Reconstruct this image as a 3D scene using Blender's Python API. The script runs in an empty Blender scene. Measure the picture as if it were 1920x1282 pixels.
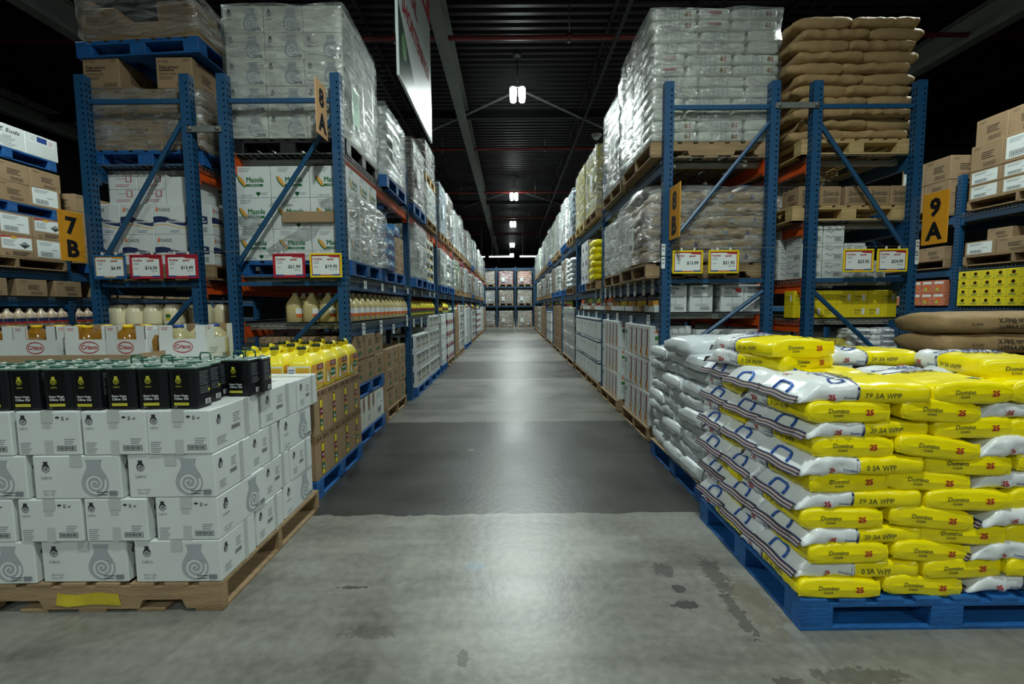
import bpy, bmesh, math, random
from mathutils import Vector, Matrix, noise
random.seed(11)
SC = bpy.context.scene
COL = SC.collection
R = math.radians
PI = math.pi

# ------------------------------------------------------------ camera, light, exposure
CAM_H = 1.40
cd = bpy.data.cameras.new('camera'); cam = bpy.data.objects.new('camera', cd); COL.objects.link(cam)
cd.sensor_width = 36.0; cd.lens = 853.0 / 1920.0 * 36.0; cd.clip_end = 200; cd.clip_start = .05
cam.matrix_world = (Matrix.Translation((0, 0, CAM_H)) @ Matrix.Rotation(R(-0.2), 4, 'Z') @ Matrix.Rotation(R(90 - 4.55), 4, 'X')
                    @ Matrix.Rotation(R(-0.5), 4, 'Z'))
SC.camera = cam
SC.view_settings.view_transform = 'Standard'; SC.view_settings.look = 'None'
SC.view_settings.gamma = 1.0; SC.view_settings.use_curve_mapping = False
SC.view_settings.exposure = 0.0
SC.cycles.use_denoising = True
SC.cycles.max_bounces = 6; SC.cycles.diffuse_bounces = 3; SC.cycles.glossy_bounces = 3
SC.cycles.transparent_max_bounces = 14; SC.cycles.transmission_bounces = 4
SC.cycles.sample_clamp_indirect = 4.0
SC.cycles.caustics_reflective = False; SC.cycles.caustics_refractive = False
w = bpy.data.worlds.new('world'); SC.world = w; w.use_nodes = True
w.node_tree.nodes['Background'].inputs[0].default_value = (.62, .78, .75, 1)
w.node_tree.nodes['Background'].inputs[1].default_value = 0.012
LAMP_COL = (.88, 1.0, .95)
LAMP_Z = 6.3
AISLE_LAMPS = [(.22, -8.5, 520), (.22, .6, 640), (.22, 11.05, 1150), (.22, 21.0, 1100), (.22, 28.0, 850), (.22, 37.5, 600), (.22, 45.0, 600),
               (-5.25, -4.5, 560), (-5.25, 5.0, 560), (-5.25, 16.0, 700), (5.35, -4.5, 560), (5.35, 5.0, 560), (5.35, 16.0, 700)]

# ------------------------------------------------------------ materials
def lin(h):
    c = [int(h[i:i + 2], 16) / 255 for i in (0, 2, 4)]
    return [x / 12.92 if x <= .04045 else ((x + .055) / 1.055) ** 2.4 for x in c] + [1]
MATS = {}
def mat(name, hexc, rough=.6, metal=0., var=0., scale=8., bump=0., bscale=30., spec=.5, emit=0., stretch=(1, 1, 1), coat=0.):
    m = bpy.data.materials.new(name); m.use_nodes = True; MATS[name] = m
    nt = m.node_tree; N = nt.nodes; L = nt.links; b = N['Principled BSDF']
    col = lin(hexc)
    b.inputs['Base Color'].default_value = col
    b.inputs['Roughness'].default_value = rough; b.inputs['Metallic'].default_value = metal
    b.inputs['Specular IOR Level'].default_value = spec
    if coat: b.inputs['Coat Weight'].default_value = coat; b.inputs['Coat Roughness'].default_value = .15
    if emit: b.inputs['Emission Color'].default_value = col; b.inputs['Emission Strength'].default_value = emit
    if var or bump:
        tc = N.new('ShaderNodeTexCoord'); mp = N.new('ShaderNodeMapping'); mp.inputs['Scale'].default_value = stretch
        L.new(tc.outputs['Object'], mp.inputs['Vector'])
    if var:
        oi = N.new('ShaderNodeObjectInfo'); nz = N.new('ShaderNodeTexNoise'); nz.noise_dimensions = '4D'
        nz.inputs['Scale'].default_value = scale; nz.inputs['Detail'].default_value = 4
        L.new(mp.outputs[0], nz.inputs['Vector'])
        mu = N.new('ShaderNodeMath'); mu.operation = 'MULTIPLY'; mu.inputs[1].default_value = 37.
        L.new(oi.outputs['Random'], mu.inputs[0]); L.new(mu.outputs[0], nz.inputs['W'])
        cr = N.new('ShaderNodeValToRGB'); cr.color_ramp.elements[0].position = .3; cr.color_ramp.elements[1].position = .7
        cr.color_ramp.elements[0].color = [c * (1 - var) for c in col[:3]] + [1]
        cr.color_ramp.elements[1].color = [min(1, c * (1 + var * .6)) for c in col[:3]] + [1]
        L.new(nz.outputs['Fac'], cr.inputs[0]); L.new(cr.outputs[0], b.inputs['Base Color'])
    if bump:
        n2 = N.new('ShaderNodeTexNoise'); n2.inputs['Scale'].default_value = bscale; n2.inputs['Detail'].default_value = 3
        L.new(mp.outputs[0], n2.inputs['Vector'])
        bp = N.new('ShaderNodeBump'); bp.inputs['Strength'].default_value = bump; bp.inputs['Distance'].default_value = .02
        L.new(n2.outputs['Fac'], bp.inputs['Height']); L.new(bp.outputs[0], b.inputs['Normal'])
    return m
mat('white_card', 'd3d8d6', .62, var=.05, scale=5)
mat('cream_card', 'd9dad0', .62, var=.05, scale=5)
mat('kraft', '9d8363', .75, var=.1, scale=6)
mat('kraft_dark', '8a6c4b', .75, var=.1, scale=6)
mat('kraft_sack', 'a2855a', .7, var=.12, scale=7, bump=.5, bscale=14)
mat('tape', 'b9bfba', .35)
mat('kraft_tape', '9b7c58', .35)
mat('seam', '5c5a52', .8)
mat('ink', '2a2b30', .6); mat('ink_soft', '7d8487', .6); mat('ink_kraft', '4a3b2b', .7)
mat('urn_grey', 'a3aaad', .6); mat('ink_red', 'b01e28', .5); mat('ink_green', '1d6b3c', .5); mat('ink_blue', '1f3f86', .5)
mat('ink_navy', '1c2c55', .5); mat('ink_white', 'e6e8e6', .5); mat('ink_yellow', 'e3b92e', .5); mat('ink_orange', 'd9682c', .5)
mat('gold_green', 'c3bd3c', .4); mat('wine', '7c2331', .5); mat('corn', 'dfa043', .5); mat('leafg', '3d7d3d', .5)
mat('card_blue', '3f86bd', .55, var=.06); mat('card_navy', '22356e', .5)
mat('pallet_wood', '9c8260', .8, var=.3, scale=4, bump=.3, stretch=(1, 9, 9))
mat('pallet_pale', 'bfa471', .8, var=.22, scale=4, bump=.3, stretch=(1, 9, 9))
mat('pallet_blue', '145a9c', .62, var=.28, scale=7, bump=.25, stretch=(1, 3, 3))
mat('pallet_black', '17191b', .5)
mat('yellow_paint', 'c8b52c', .8, var=.3, scale=9)
mat('scrape', '9db4c4', .8, var=.3, scale=20)
mat('rack_far', '1d3a52', .5)
mat('rack_blue', '184c74', .42, var=.08, scale=9)
mat('rack_orange', 'dc561c', .32, var=.1, scale=9)
mat('opening_dark', '06090d', .8, spec=.1)  # near-black for flat patches: the shade inside holes and slots put into colour
mat('galv', '8f938f', .45, metal=.7, var=.1)
mat('zinc_wire', '7b7f7c', .45, metal=.6)
mat('deck_grey', '9a9c95', .6, metal=.3)
mat('sign_yellow', 'e8a01f', .55); mat('black', '0d0d0e', .5)
mat('frame_red', 'b02035', .35); mat('frame_yellow', 'ecd01f', .35); mat('frame_blue', '1f5d8d', .35)
mat('paper', 'e4ebe9', .6); mat('green_paper', 'a9d9b8', .6)
mat('sugar_yellow', 'f7e402', .3, bump=.28, bscale=9, spec=.5)
mat('sugar_white', 'e3e7e8', .32, bump=.28, bscale=9, spec=.5)
mat('hem_tan', 'a59383', .5); mat('hem_navy', '25264a', .5); mat('handle_blue', '2f63bd', .3)
mat('paper_white', 'd9e0e2', .42, bump=.4, bscale=8)
mat('pack_white', 'd6d8ce', .4, bump=.3, bscale=12)
mat('tin_black', '14171b', .32, var=.12, scale=9); mat('tin_top', 'a9b5ac', .35, metal=.35); mat('tin_green', '1d5a47', .3); mat('tin_rim', '6d8a7c', .3, metal=.4)
mat('tin_panel', '0a0c0f', .25)
mat('oil_amber', '8f6420', .18, coat=.6); mat('oil_pale', 'b9b184', .22, coat=.5); mat('oil_gold', 'd2c086', .22, coat=.5)
mat('cap_yellow', 'f0c91d', .35); mat('cap_white', 'dfe0db', .35); mat('cap_navy', '1b2742', .35); mat('cap_blue', '2450a8', .35); mat('cap_dark', '20301f', .4)
mat('jug_yellow', 'fbe83a', .32, coat=.25); mat('jug_yellow_low', 'e8d220', .4)
mat('mayo', 'f0e5be', .3, coat=.4); mat('plastic_clear', 'd6bfa4', .2, coat=.4)
mat('bottle_black', '14110d', .15, coat=.5); mat('bottle_brown', '3c2414', .15, coat=.5); mat('bottle_orange', 'c9621f', .2); mat('bottle_green', '566a35', .2)
mat('pink_pack', 'd4805f', .4, var=.6, scale=60); mat('red_pack', '9c2b3c', .5, var=.25, scale=14)
mat('beam_grey', '686c67', .6, var=.2, scale=2); mat('steel_dark', '060708', .5, spec=.3)
mat('pipe_red', '6f1a1a', .45, var=.15); mat('sign_white', 'cfd8d8', .38); mat('sign_red', 'b3222a', .3); mat('sign_green', '2f4a3a', .3)
mat('lamp_glass', 'f4fffb', .3, emit=26.); mat('tube_glass', 'f4fffb', .3, emit=9.)
mat('lamp_body', '2a2d2d', .5)
mat('wall_paint', '1b1e20', .9)
mat('purple', '5a4a78', .5); mat('tomato', 'b8352c', .4); mat('pear', 'b3c24a', .4)
mat('dark_load', '56483a', .7, var=.3, scale=5, bump=.4, bscale=10)
mat('grey_load', 'a9b0ae', .5, var=.35, scale=5, bump=.5, bscale=10)
mat('pale_load', 'd8dedb', .4, var=.4, scale=6, bump=.5, bscale=10)
mat('blue_load', '8296a8', .45, var=.4, scale=8, bump=.5, bscale=10)
mat('yellow_load', 'c9bb4a', .45, var=.4, scale=9, bump=.4, bscale=10)
mat('green_load', '9fb58f', .45, var=.4, scale=9, bump=.4, bscale=10)

def film_material():
    m = bpy.data.materials.new('film'); m.use_nodes = True; MATS['film'] = m
    nt = m.node_tree; N = nt.nodes; L = nt.links; N.remove(N['Principled BSDF']); out = N['Material Output']
    tr = N.new('ShaderNodeBsdfTransparent'); gl = N.new('ShaderNodeBsdfGlossy'); gl.inputs['Roughness'].default_value = .16
    tr.inputs[0].default_value = (.93, .95, .94, 1)
    mx = N.new('ShaderNodeMixShader'); tc = N.new('ShaderNodeTexCoord'); oi = N.new('ShaderNodeObjectInfo')
    mp = N.new('ShaderNodeMapping'); mp.inputs['Rotation'].default_value = (.25, .3, .2); mp.inputs['Scale'].default_value = (3, 3, 13)
    ad = N.new('ShaderNodeVectorMath'); ad.operation = 'ADD'
    L.new(tc.outputs['Object'], ad.inputs[0]); L.new(oi.outputs['Location'], ad.inputs[1]); L.new(ad.outputs[0], mp.inputs[0])
    nz = N.new('ShaderNodeTexNoise'); nz.inputs['Scale'].default_value = 1.4; nz.inputs['Detail'].default_value = 5; nz.inputs['Distortion'].default_value = 1.2
    L.new(mp.outputs[0], nz.inputs['Vector'])
    bp = N.new('ShaderNodeBump'); bp.inputs['Strength'].default_value = .9; bp.inputs['Distance'].default_value = .06
    L.new(nz.outputs['Fac'], bp.inputs['Height']); L.new(bp.outputs[0], gl.inputs['Normal'])
    cr = N.new('ShaderNodeMapRange'); cr.inputs['From Min'].default_value = .35; cr.inputs['From Max'].default_value = .75
    cr.inputs['To Min'].default_value = .10; cr.inputs['To Max'].default_value = .62
    L.new(nz.outputs['Fac'], cr.inputs['Value']); L.new(cr.outputs[0], mx.inputs[0])
    L.new(tr.outputs[0], mx.inputs[1]); L.new(gl.outputs[0], mx.inputs[2])
    df = N.new('ShaderNodeBsdfDiffuse'); df.inputs[0].default_value = (.85, .88, .87, 1); m2 = N.new('ShaderNodeMixShader')
    hz = N.new('ShaderNodeMapRange'); hz.inputs['From Min'].default_value = .4; hz.inputs['From Max'].default_value = .7; hz.inputs['To Min'].default_value = .03; hz.inputs['To Max'].default_value = .18
    L.new(nz.outputs['Fac'], hz.inputs['Value']); L.new(hz.outputs[0], m2.inputs[0]); L.new(mx.outputs[0], m2.inputs[1]); L.new(df.outputs[0], m2.inputs[2]); L.new(m2.outputs[0], out.inputs[0])
film_material()

def floor_material():
    m = bpy.data.materials.new('concrete'); m.use_nodes = True; MATS['concrete'] = m
    nt = m.node_tree; N = nt.nodes; L = nt.links; b = N['Principled BSDF']
    tc = N.new('ShaderNodeTexCoord'); sp = N.new('ShaderNodeSeparateXYZ'); L.new(tc.outputs['Object'], sp.inputs[0])
    def noise_tex(s, d=5, dist=0., st=None):
        n = N.new('ShaderNodeTexNoise'); n.inputs['Scale'].default_value = s; n.inputs['Detail'].default_value = d; n.inputs['Distortion'].default_value = dist
        if st:
            mp = N.new('ShaderNodeMapping'); mp.inputs['Scale'].default_value = st; L.new(tc.outputs['Object'], mp.inputs[0]); L.new(mp.outputs[0], n.inputs['Vector'])
        else: L.new(tc.outputs['Object'], n.inputs['Vector'])
        return n
    def math_(op, a, b_=None):
        n = N.new('ShaderNodeMath'); n.operation = op
        for i, x in enumerate((a, b_)):
            if x is None: continue
            if isinstance(x, (int, float)): n.inputs[i].default_value = x
            else: L.new(x, n.inputs[i])
        return n.outputs[0]
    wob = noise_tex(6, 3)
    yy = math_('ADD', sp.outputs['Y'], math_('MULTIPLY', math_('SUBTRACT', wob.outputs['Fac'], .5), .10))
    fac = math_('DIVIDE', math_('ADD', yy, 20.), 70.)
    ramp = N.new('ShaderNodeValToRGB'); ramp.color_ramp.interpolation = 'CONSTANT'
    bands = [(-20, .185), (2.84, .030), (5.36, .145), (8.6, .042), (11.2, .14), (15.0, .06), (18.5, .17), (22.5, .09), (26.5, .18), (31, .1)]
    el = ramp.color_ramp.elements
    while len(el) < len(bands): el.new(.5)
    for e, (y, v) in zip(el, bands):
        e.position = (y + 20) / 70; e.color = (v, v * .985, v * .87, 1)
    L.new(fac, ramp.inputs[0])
    n1 = noise_tex(1.1, 7, .6); n2 = noise_tex(22, 6); n3 = noise_tex(2.0, 5, .3, (.35, 2.6, 1))
    k = math_('ADD', math_('MULTIPLY', n1.outputs['Fac'], .9), math_('ADD', math_('MULTIPLY', n2.outputs['Fac'], .5), math_('MULTIPLY', n3.outputs['Fac'], .75)))
    k = math_('ADD', math_('MULTIPLY', math_('SUBTRACT', k, 1.07), 1.7), 1.0)
    jl = math_('GREATER_THAN', math_('ABSOLUTE', math_('SUBTRACT', sp.outputs['Y'], 4.24)), .006)
    k = math_('MULTIPLY', k, math_('ADD', math_('MULTIPLY', jl, .7), .3))
    wobs = math_('MULTIPLY', math_('SUBTRACT', noise_tex(26, 6, 1.2).outputs['Fac'], .5), .42)
    def spot(x, y, rx, ry):
        dx = math_('DIVIDE', math_('SUBTRACT', sp.outputs['X'], x), rx); dy = math_('DIVIDE', math_('SUBTRACT', sp.outputs['Y'], y), ry)
        d = math_('SQRT', math_('ADD', math_('MULTIPLY', dx, dx), math_('MULTIPLY', dy, dy)))
        return math_('LESS_THAN', math_('ADD', d, math_('MULTIPLY', wobs, 6.)), 1.)
    def spot_round(x, y, rx, ry):
        dx = math_('DIVIDE', math_('SUBTRACT', sp.outputs['X'], x), rx); dy = math_('DIVIDE', math_('SUBTRACT', sp.outputs['Y'], y), ry)
        d = math_('SQRT', math_('ADD', math_('MULTIPLY', dx, dx), math_('MULTIPLY', dy, dy)))
        return math_('LESS_THAN', math_('ADD', d, math_('MULTIPLY', wobs, .5)), 1.)
    mixs = N.new('ShaderNodeMix'); mixs.data_type = 'RGBA'; mixs.blend_type = 'MULTIPLY'; mixs.inputs[0].default_value = 1.
    cmb = N.new('ShaderNodeCombineColor')
    for i in range(3): L.new(k, cmb.inputs[i])
    L.new(ramp.outputs[0], mixs.inputs[6]); L.new(cmb.outputs[0], mixs.inputs[7])
    cur = mixs.outputs[2]
    for fn, a, col, amt in ((spot_round, (-.20, 2.36, .05, .045), (.17, .21, .25, 1), .8), (spot, (.80, 2.30, .05, .06), (.05, .05, .045, 1), .7), (spot, (.82, 2.14, .03, .03), (.03, .03, .03, 1), .8), (spot, (.81, 2.02, .06, .03), (.025, .025, .025, 1), .8),
                   (spot, (1.05, 2.25, .05, .16), (.05, .048, .045, 1), .6), (spot, (1.14, 2.02, .07, .22), (.15, .12, .075, 1), .5), (spot, (1.02, 1.95, .03, .16), (.04, .038, .035, 1), .6), (spot, (1.30, 1.60, .16, .04), (.035, .033, .03, 1), .5), (spot, (1.02, 1.58, .05, .02), (.035, .033, .03, 1), .6),
                   (spot, (.95, 5.75, .22, .16), (.21, .2, .17, 1), .5), (spot, (-.8, 2.18, .07, .012), (.03, .03, .03, 1), .8), (spot, (-.2, 1.72, .02, .05), (.05, .05, .045, 1), .6), (spot, (-.4, 4.35, .04, .03), (.16, .15, .13, 1), .7), (spot, (-.62, 1.86, .10, .04), (.06, .06, .055, 1), .5)):
        mm = N.new('ShaderNodeMix'); mm.data_type = 'RGBA'; L.new(math_('MULTIPLY', fn(*a), amt), mm.inputs[0]); L.new(cur, mm.inputs[6]); mm.inputs[7].default_value = col; cur = mm.outputs[2]
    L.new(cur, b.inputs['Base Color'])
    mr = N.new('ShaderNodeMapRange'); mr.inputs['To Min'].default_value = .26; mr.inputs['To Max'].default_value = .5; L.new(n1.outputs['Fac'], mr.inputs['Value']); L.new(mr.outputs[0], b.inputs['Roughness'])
    bp = N.new('ShaderNodeBump'); bp.inputs['Strength'].default_value = .12; bp.inputs['Distance'].default_value = .01
    L.new(n2.outputs['Fac'], bp.inputs['Height']); L.new(bp.outputs[0], b.inputs['Normal'])
floor_material()

# ------------------------------------------------------------ mesh building
class MB:
    def __init__(s): s.V = []; s.F = []; s.M = []; s.S = []
    def add(s, vs, fs, m, smooth=False, tf=None):
        o = len(s.V)
        s.V += [tuple(tf @ Vector(v)) for v in vs] if tf is not None else [tuple(v) for v in vs]
        for i, f in enumerate(fs):
            s.F.append([o + k for k in f]); s.M.append(m if isinstance(m, str) else m[i]); s.S.append(smooth)
        return s
    def box(s, x0, x1, y0, y1, z0, z1, m, tf=None):
        v = [(x, y, z) for z in (z0, z1) for y in (y0, y1) for x in (x0, x1)]
        return s.add(v, [(0, 2, 3, 1), (4, 5, 7, 6), (0, 1, 5, 4), (2, 6, 7, 3), (0, 4, 6, 2), (1, 3, 7, 5)], m, tf=tf)
    def cbox(s, x0, x1, y0, y1, z0, z1, m, c=.004, tf=None):
        # box with chamfered edges
        X, Y, Z = (x0, x1), (y0, y1), (z0, z1); V = []; idx = {}
        for i in (0, 1):
            for j in (0, 1):
                for k in (0, 1):
                    a = (c, -c)[i]; b = (c, -c)[j]; d = (c, -c)[k]
                    for t, p in enumerate(((X[i], Y[j] + b, Z[k] + d), (X[i] + a, Y[j], Z[k] + d), (X[i] + a, Y[j] + b, Z[k]))):
                        idx[i, j, k, t] = len(V); V.append(p)
        I = lambda i, j, k, t: idx[i, j, k, t]
        F = []
        for a in (0, 1):
            q = [I(a, 0, 0, 0), I(a, 1, 0, 0), I(a, 1, 1, 0), I(a, 0, 1, 0)]; F.append(q if a else q[::-1])
            q = [I(0, a, 0, 1), I(1, a, 0, 1), I(1, a, 1, 1), I(0, a, 1, 1)]; F.append(q[::-1] if a else q)
            q = [I(0, 0, a, 2), I(1, 0, a, 2), I(1, 1, a, 2), I(0, 1, a, 2)]; F.append(q if a else q[::-1])
        for a in (0, 1):
            for b in (0, 1):
                F.append([I(a, b, 0, 0), I(a, b, 1, 0), I(a, b, 1, 1), I(a, b, 0, 1)][::1 if a == b else -1])
                F.append([I(a, 0, b, 0), I(a, 1, b, 0), I(a, 1, b, 2), I(a, 0, b, 2)][::-1 if a == b else 1])
                F.append([I(0, a, b, 1), I(1, a, b, 1), I(1, a, b, 2), I(0, a, b, 2)][::1 if a == b else -1])
        for i in (0, 1):
            for j in (0, 1):
                for k in (0, 1):
                    F.append([I(i, j, k, 0), I(i, j, k, 1), I(i, j, k, 2)][::1 if (i + j + k) % 2 else -1])
        return s.add(V, F, m, tf=tf)
    def tube(s, pts, r, m, n=8, closed=False, smooth=True, flat=1.0):
        pts = [Vector(p) for p in pts]; V = []; F = []; k = len(pts)
        for i, p in enumerate(pts):
            a = pts[(i - 1) % k] if closed or i else p; b = pts[(i + 1) % k] if closed or i < k - 1 else p
            t = (b - a).normalized(); u = t.cross(Vector((0, 0, 1)))
            if u.length < 1e-3: u = Vector((1, 0, 0))
            u.normalize(); v = t.cross(u)
            for j in range(n):
                w_ = 2 * PI * j / n; V.append(p + u * math.cos(w_) * r + v * math.sin(w_) * r * flat)
        for i in range(k if closed else k - 1):
            for j in range(n):
                F.append((i * n + j, i * n + (j + 1) % n, (i + 1) % k * n + (j + 1) % n, (i + 1) % k * n + j))
        if not closed: F += [tuple(range(n))[::-1], tuple((k - 1) * n + j for j in range(n))]
        return s.add(V, F, m, smooth)
    def lathe(s, prof, m, n=20, sq=None, sx=1., sy=1., tf=None, smooth=True):
        # prof: (r, z) from the bottom up; sq: superellipse power for squarish bodies
        V = []; F = []
        for r, z in prof:
            for j in range(n):
                a = 2 * PI * (j + .5) / n; c, d = math.cos(a), math.sin(a)
                if sq: q = (abs(c) ** sq + abs(d) ** sq) ** (-1 / sq); c *= q; d *= q
                V.append((r * c * sx, r * d * sy, z))
        k = len(prof)
        for i in range(k - 1):
            for j in range(n): F.append((i * n + j, i * n + (j + 1) % n, (i + 1) * n + (j + 1) % n, (i + 1) * n + j))
        F += [tuple(range(n))[::-1], tuple((k - 1) * n + j for j in range(n))]
        return s.add(V, F, m, smooth, tf)
    def mesh(s, name='mesh'):
        keys = list(dict.fromkeys(s.M)); me = bpy.data.meshes.new(name)
        me.from_pydata(s.V, [], s.F)
        for k in keys: me.materials.append(MATS[k])
        ix = {k: i for i, k in enumerate(keys)}
        me.polygons.foreach_set('material_index', [ix[k] for k in s.M])
        me.polygons.foreach_set('use_smooth', s.S); me.update()
        return me

# ------------------------------------------------------------ objects and labels
ORD = ['first', 'second', 'third', 'fourth', 'fifth', 'sixth', 'seventh', 'eighth', 'ninth', 'tenth', 'eleventh', 'twelfth', 'thirteenth', 'fourteenth',
       'fifteenth', 'sixteenth', 'seventeenth', 'eighteenth', 'nineteenth', 'twentieth']
def props(o, label=None, cat=None, group=None, kind=None):
    if label: o['label'] = label
    if cat: o['category'] = cat
    if group: o['group'] = group
    if kind: o['kind'] = kind
    return o
def O(name, me, loc=(0, 0, 0), rz=0., parent=None, label=None, cat=None, group=None, kind=None, rot=None):
    if isinstance(me, MB): me = me.mesh(name)
    o = bpy.data.objects.new(name, me); COL.objects.link(o)
    o.location = loc; o.rotation_euler = rot if rot else (0, 0, rz)
    if parent: o.parent = parent
    return props(o, label, cat, group, kind)
def T(name, label, cat, loc=(0, 0, 0), rz=0., group=None): return O(name, None, loc, rz, None, label, cat, group)
J = lambda a: random.uniform(-a, a)
CACHE = {}
def cached(key, fn):
    if key not in CACHE:
        me = fn(); CACHE[key] = me.mesh(str(key[0] if isinstance(key, tuple) else key)) if isinstance(me, MB) else me
    return CACHE[key]

# ------------------------------------------------------------ printing on faces
TXT = {}
def glyphs(s, bold=0., shear=0.):
    key = (s, bold, shear)
    if key not in TXT:
        c = bpy.data.curves.new('lettering', 'FONT'); c.body = s; c.offset = bold; c.shear = shear; c.resolution_u = 2; c.size = 1.
        o = bpy.data.objects.new('lettering', c); COL.objects.link(o)
        dg = bpy.context.evaluated_depsgraph_get(); dg.update()
        me = bpy.data.meshes.new_from_object(o.evaluated_get(dg))
        V = [(v.co.x / .73, v.co.y / .73) for v in me.vertices]; F = [tuple(p.vertices) for p in me.polygons]
        if F:
            a = sum((V[F[0][(i + 1) % len(F[0])]][0] - V[F[0][i]][0]) * (V[F[0][(i + 1) % len(F[0])]][1] + V[F[0][i]][1]) for i in range(len(F[0])))
            if a > 0: F = [f[::-1] for f in F]
        x0 = min((v[0] for v in V), default=0); x1 = max((v[0] for v in V), default=0)
        TXT[key] = ([(x - x0, y) for x, y in V], F, x1 - x0)
        bpy.data.objects.remove(o); bpy.data.curves.remove(c); bpy.data.meshes.remove(me)
    return TXT[key]
def glyphs_fine(s, bold=0., shear=0., step=.24):
    # the same lettering cut into small pieces, so that it can follow a curved sack
    key = (s, bold, shear, 'fine')
    if key not in TXT:
        V, F, w = glyphs(s, bold, shear); bm = bmesh.new(); vs = [bm.verts.new((x, y, 0)) for x, y in V]
        for f in F:
            try: bm.faces.new([vs[i] for i in f])
            except ValueError: pass
        for ax, lo, hi in ((1, -.3, 1.1), (0, 0, w)):
            t = lo
            while t < hi:
                no = (1, 0, 0) if ax == 0 else (0, 1, 0)
                bmesh.ops.bisect_plane(bm, geom=bm.verts[:] + bm.edges[:] + bm.faces[:], dist=1e-5, plane_co=(t, t, 0), plane_no=no); t += step
        bm.verts.index_update(); TXT[key] = ([(v.co.x, v.co.y) for v in bm.verts], [tuple(v.index for v in f.verts) for f in bm.faces], w); bm.free()
    return TXT[key]
EPS = .0009
class Face:
    """one side of a box: o lower corner, u along, v up, size w x h; prints lie just proud of it"""
    def __init__(s, mb, o, u, v, w, h, tf=None): s.mb = mb; s.o = Vector(o); s.u = Vector(u); s.v = Vector(v); s.n = s.u.cross(s.v); s.w = w; s.h = h
    def P(s, a, b, k=1): return s.o + s.u * a + s.v * b + s.n * (EPS * k)
    def poly(s, pts, m, k=1): s.mb.add([s.P(a, b, k) for a, b in pts], [tuple(range(len(pts)))], m)
    def rect(s, a0, b0, a1, b1, m, k=1): s.poly([(a0, b0), (a1, b0), (a1, b1), (a0, b1)], m, k)
    def disc(s, a, b, r, m, k=1, ry=None, n=18): s.poly([(a + r * math.cos(2 * PI * i / n), b + (ry or r) * math.sin(2 * PI * i / n)) for i in range(n)], m, k)
    def text(s, t, a, b, h, m, k=2, al='l', bold=0., shear=0., fit=None, sx=1., rot=0):
        V, F, w = glyphs(t, bold, shear); q = h * sx
        if fit: q = fit / max(w, 1e-6)
        off = {'l': 0, 'c': -w * q / 2, 'r': -w * q}[al]
        if rot: s.mb.add([s.P(a - y * h, b + off + x * q, k) if rot > 0 else s.P(a + y * h, b - off - x * q, k) for x, y in V], F, m)
        else: s.mb.add([s.P(a + off + x * q, b + y * h, k) for x, y in V], F, m)
    def lines(s, a, b, w, n, dh, m='ink_soft', k=1, t=.3):
        for i in range(n): s.rect(a, b - i * dh, a + w * (1 - .22 * ((i * 7) % 3) / 2), b - i * dh + dh * t, m, k)
    def ring(s, a, b, rx, ry, t, m, k=2, n=28):
        V = []
        for i in range(n):
            c, d = math.cos(2 * PI * i / n), math.sin(2 * PI * i / n); q = t * (.6 + .4 * abs(d)); V += [s.P(a + rx * c, b + ry * d, k), s.P(a + (rx - q) * c, b + (ry - q) * d, k)]
        s.mb.add(V, [(2 * i, 2 * ((i + 1) % n), 2 * ((i + 1) % n) + 1, 2 * i + 1) for i in range(n)], m)
    def barcode(s, a, b, w, h, m='ink', k=1):
        t = h * .09
        for q in ((a, b, a + w, b + t), (a, b + h - t, a + w, b + h), (a, b, a + t, b + h), (a + w - t, b, a + w, b + h)): s.rect(*q, m, k)
        x = a + t * 2.5; i = 0
        while x < a + w - t * 3:
            d = w * (.018, .034, .022, .05, .026)[i % 5]; s.rect(x, b + h * .2, min(x + d, a + w - 2 * t), b + h * .8, m, k); x += d + w * (.024, .02, .036)[i % 3]; i += 1
    def spiral(s, cx, cy, r, turns, wd, m, k=2, a0=.4):
        n = int(turns * 18); V = []; F = []
        for i in range(n + 1):
            t = i / n; a = a0 - t * turns * 2 * PI; q = r * (1 - t) ** .9; h = wd * (.45 + .55 * (1 - t))
            for e in (-.5, .5): V.append(s.P(cx + (q + e * h) * math.cos(a), cy + (q + e * h) * math.sin(a), k))
        F = [(2 * i, 2 * i + 1, 2 * i + 3, 2 * i + 2) for i in range(n)]
        s.mb.add(V, F, m)
    def urn(s, cx, b, h, m, bg, neck=None, k=1):
        r = h * .36; cy = b + r; W = r * .62; neck = neck or m
        s.poly([(cx + r * math.cos(a) * 1.0, cy + r * math.sin(a)) for a in [2 * PI * i / 26 for i in range(26)]], m, k)
        pts = [(-W * .86, r * 1.78), (-W * 1.02, r * 1.98), (W * 1.02, r * 1.98), (W * .86, r * 1.78), (W * .78, r * 1.4), (W * 1.05, r * 1.0), (W * 1.4, r * .6), (-W * 1.4, r * .6), (-W * 1.05, r * 1.0), (-W * .78, r * 1.4)]
        pts = [(x, y * (h - r) / (r * 1.98)) for x, y in pts]
        s.poly([(cx + x, cy + y) for x, y in pts][::-1], neck, k + .6)
        s.spiral(cx + r * .04, cy - r * .04, r * .80, 2.3, r * .2, bg, k + 1.4)
    def umbrella(s, a, b, h, m='ink'):
        s.poly([(a + h * .5 * math.cos(t), b + h * .45 + h * .45 * math.sin(t)) for t in [PI * i / 8 for i in range(9)]], m); s.rect(a - h * .03, b, a + h * .03, b + h * .5, m)
    def marks(s, a, b, h, m='ink'):
        s.umbrella(a, b, h, m)
        for d in (.95, 1.25): s.rect(a + h * d, b, a + h * (d + .14), b + h * .85, m); s.rect(a + h * (d - .05), b, a + h * (d + .19), b + h * .12, m)
        s.spiral(a + h * 2.1, b + h * .42, h * .36, .8, h * .2, m, 1)
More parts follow.
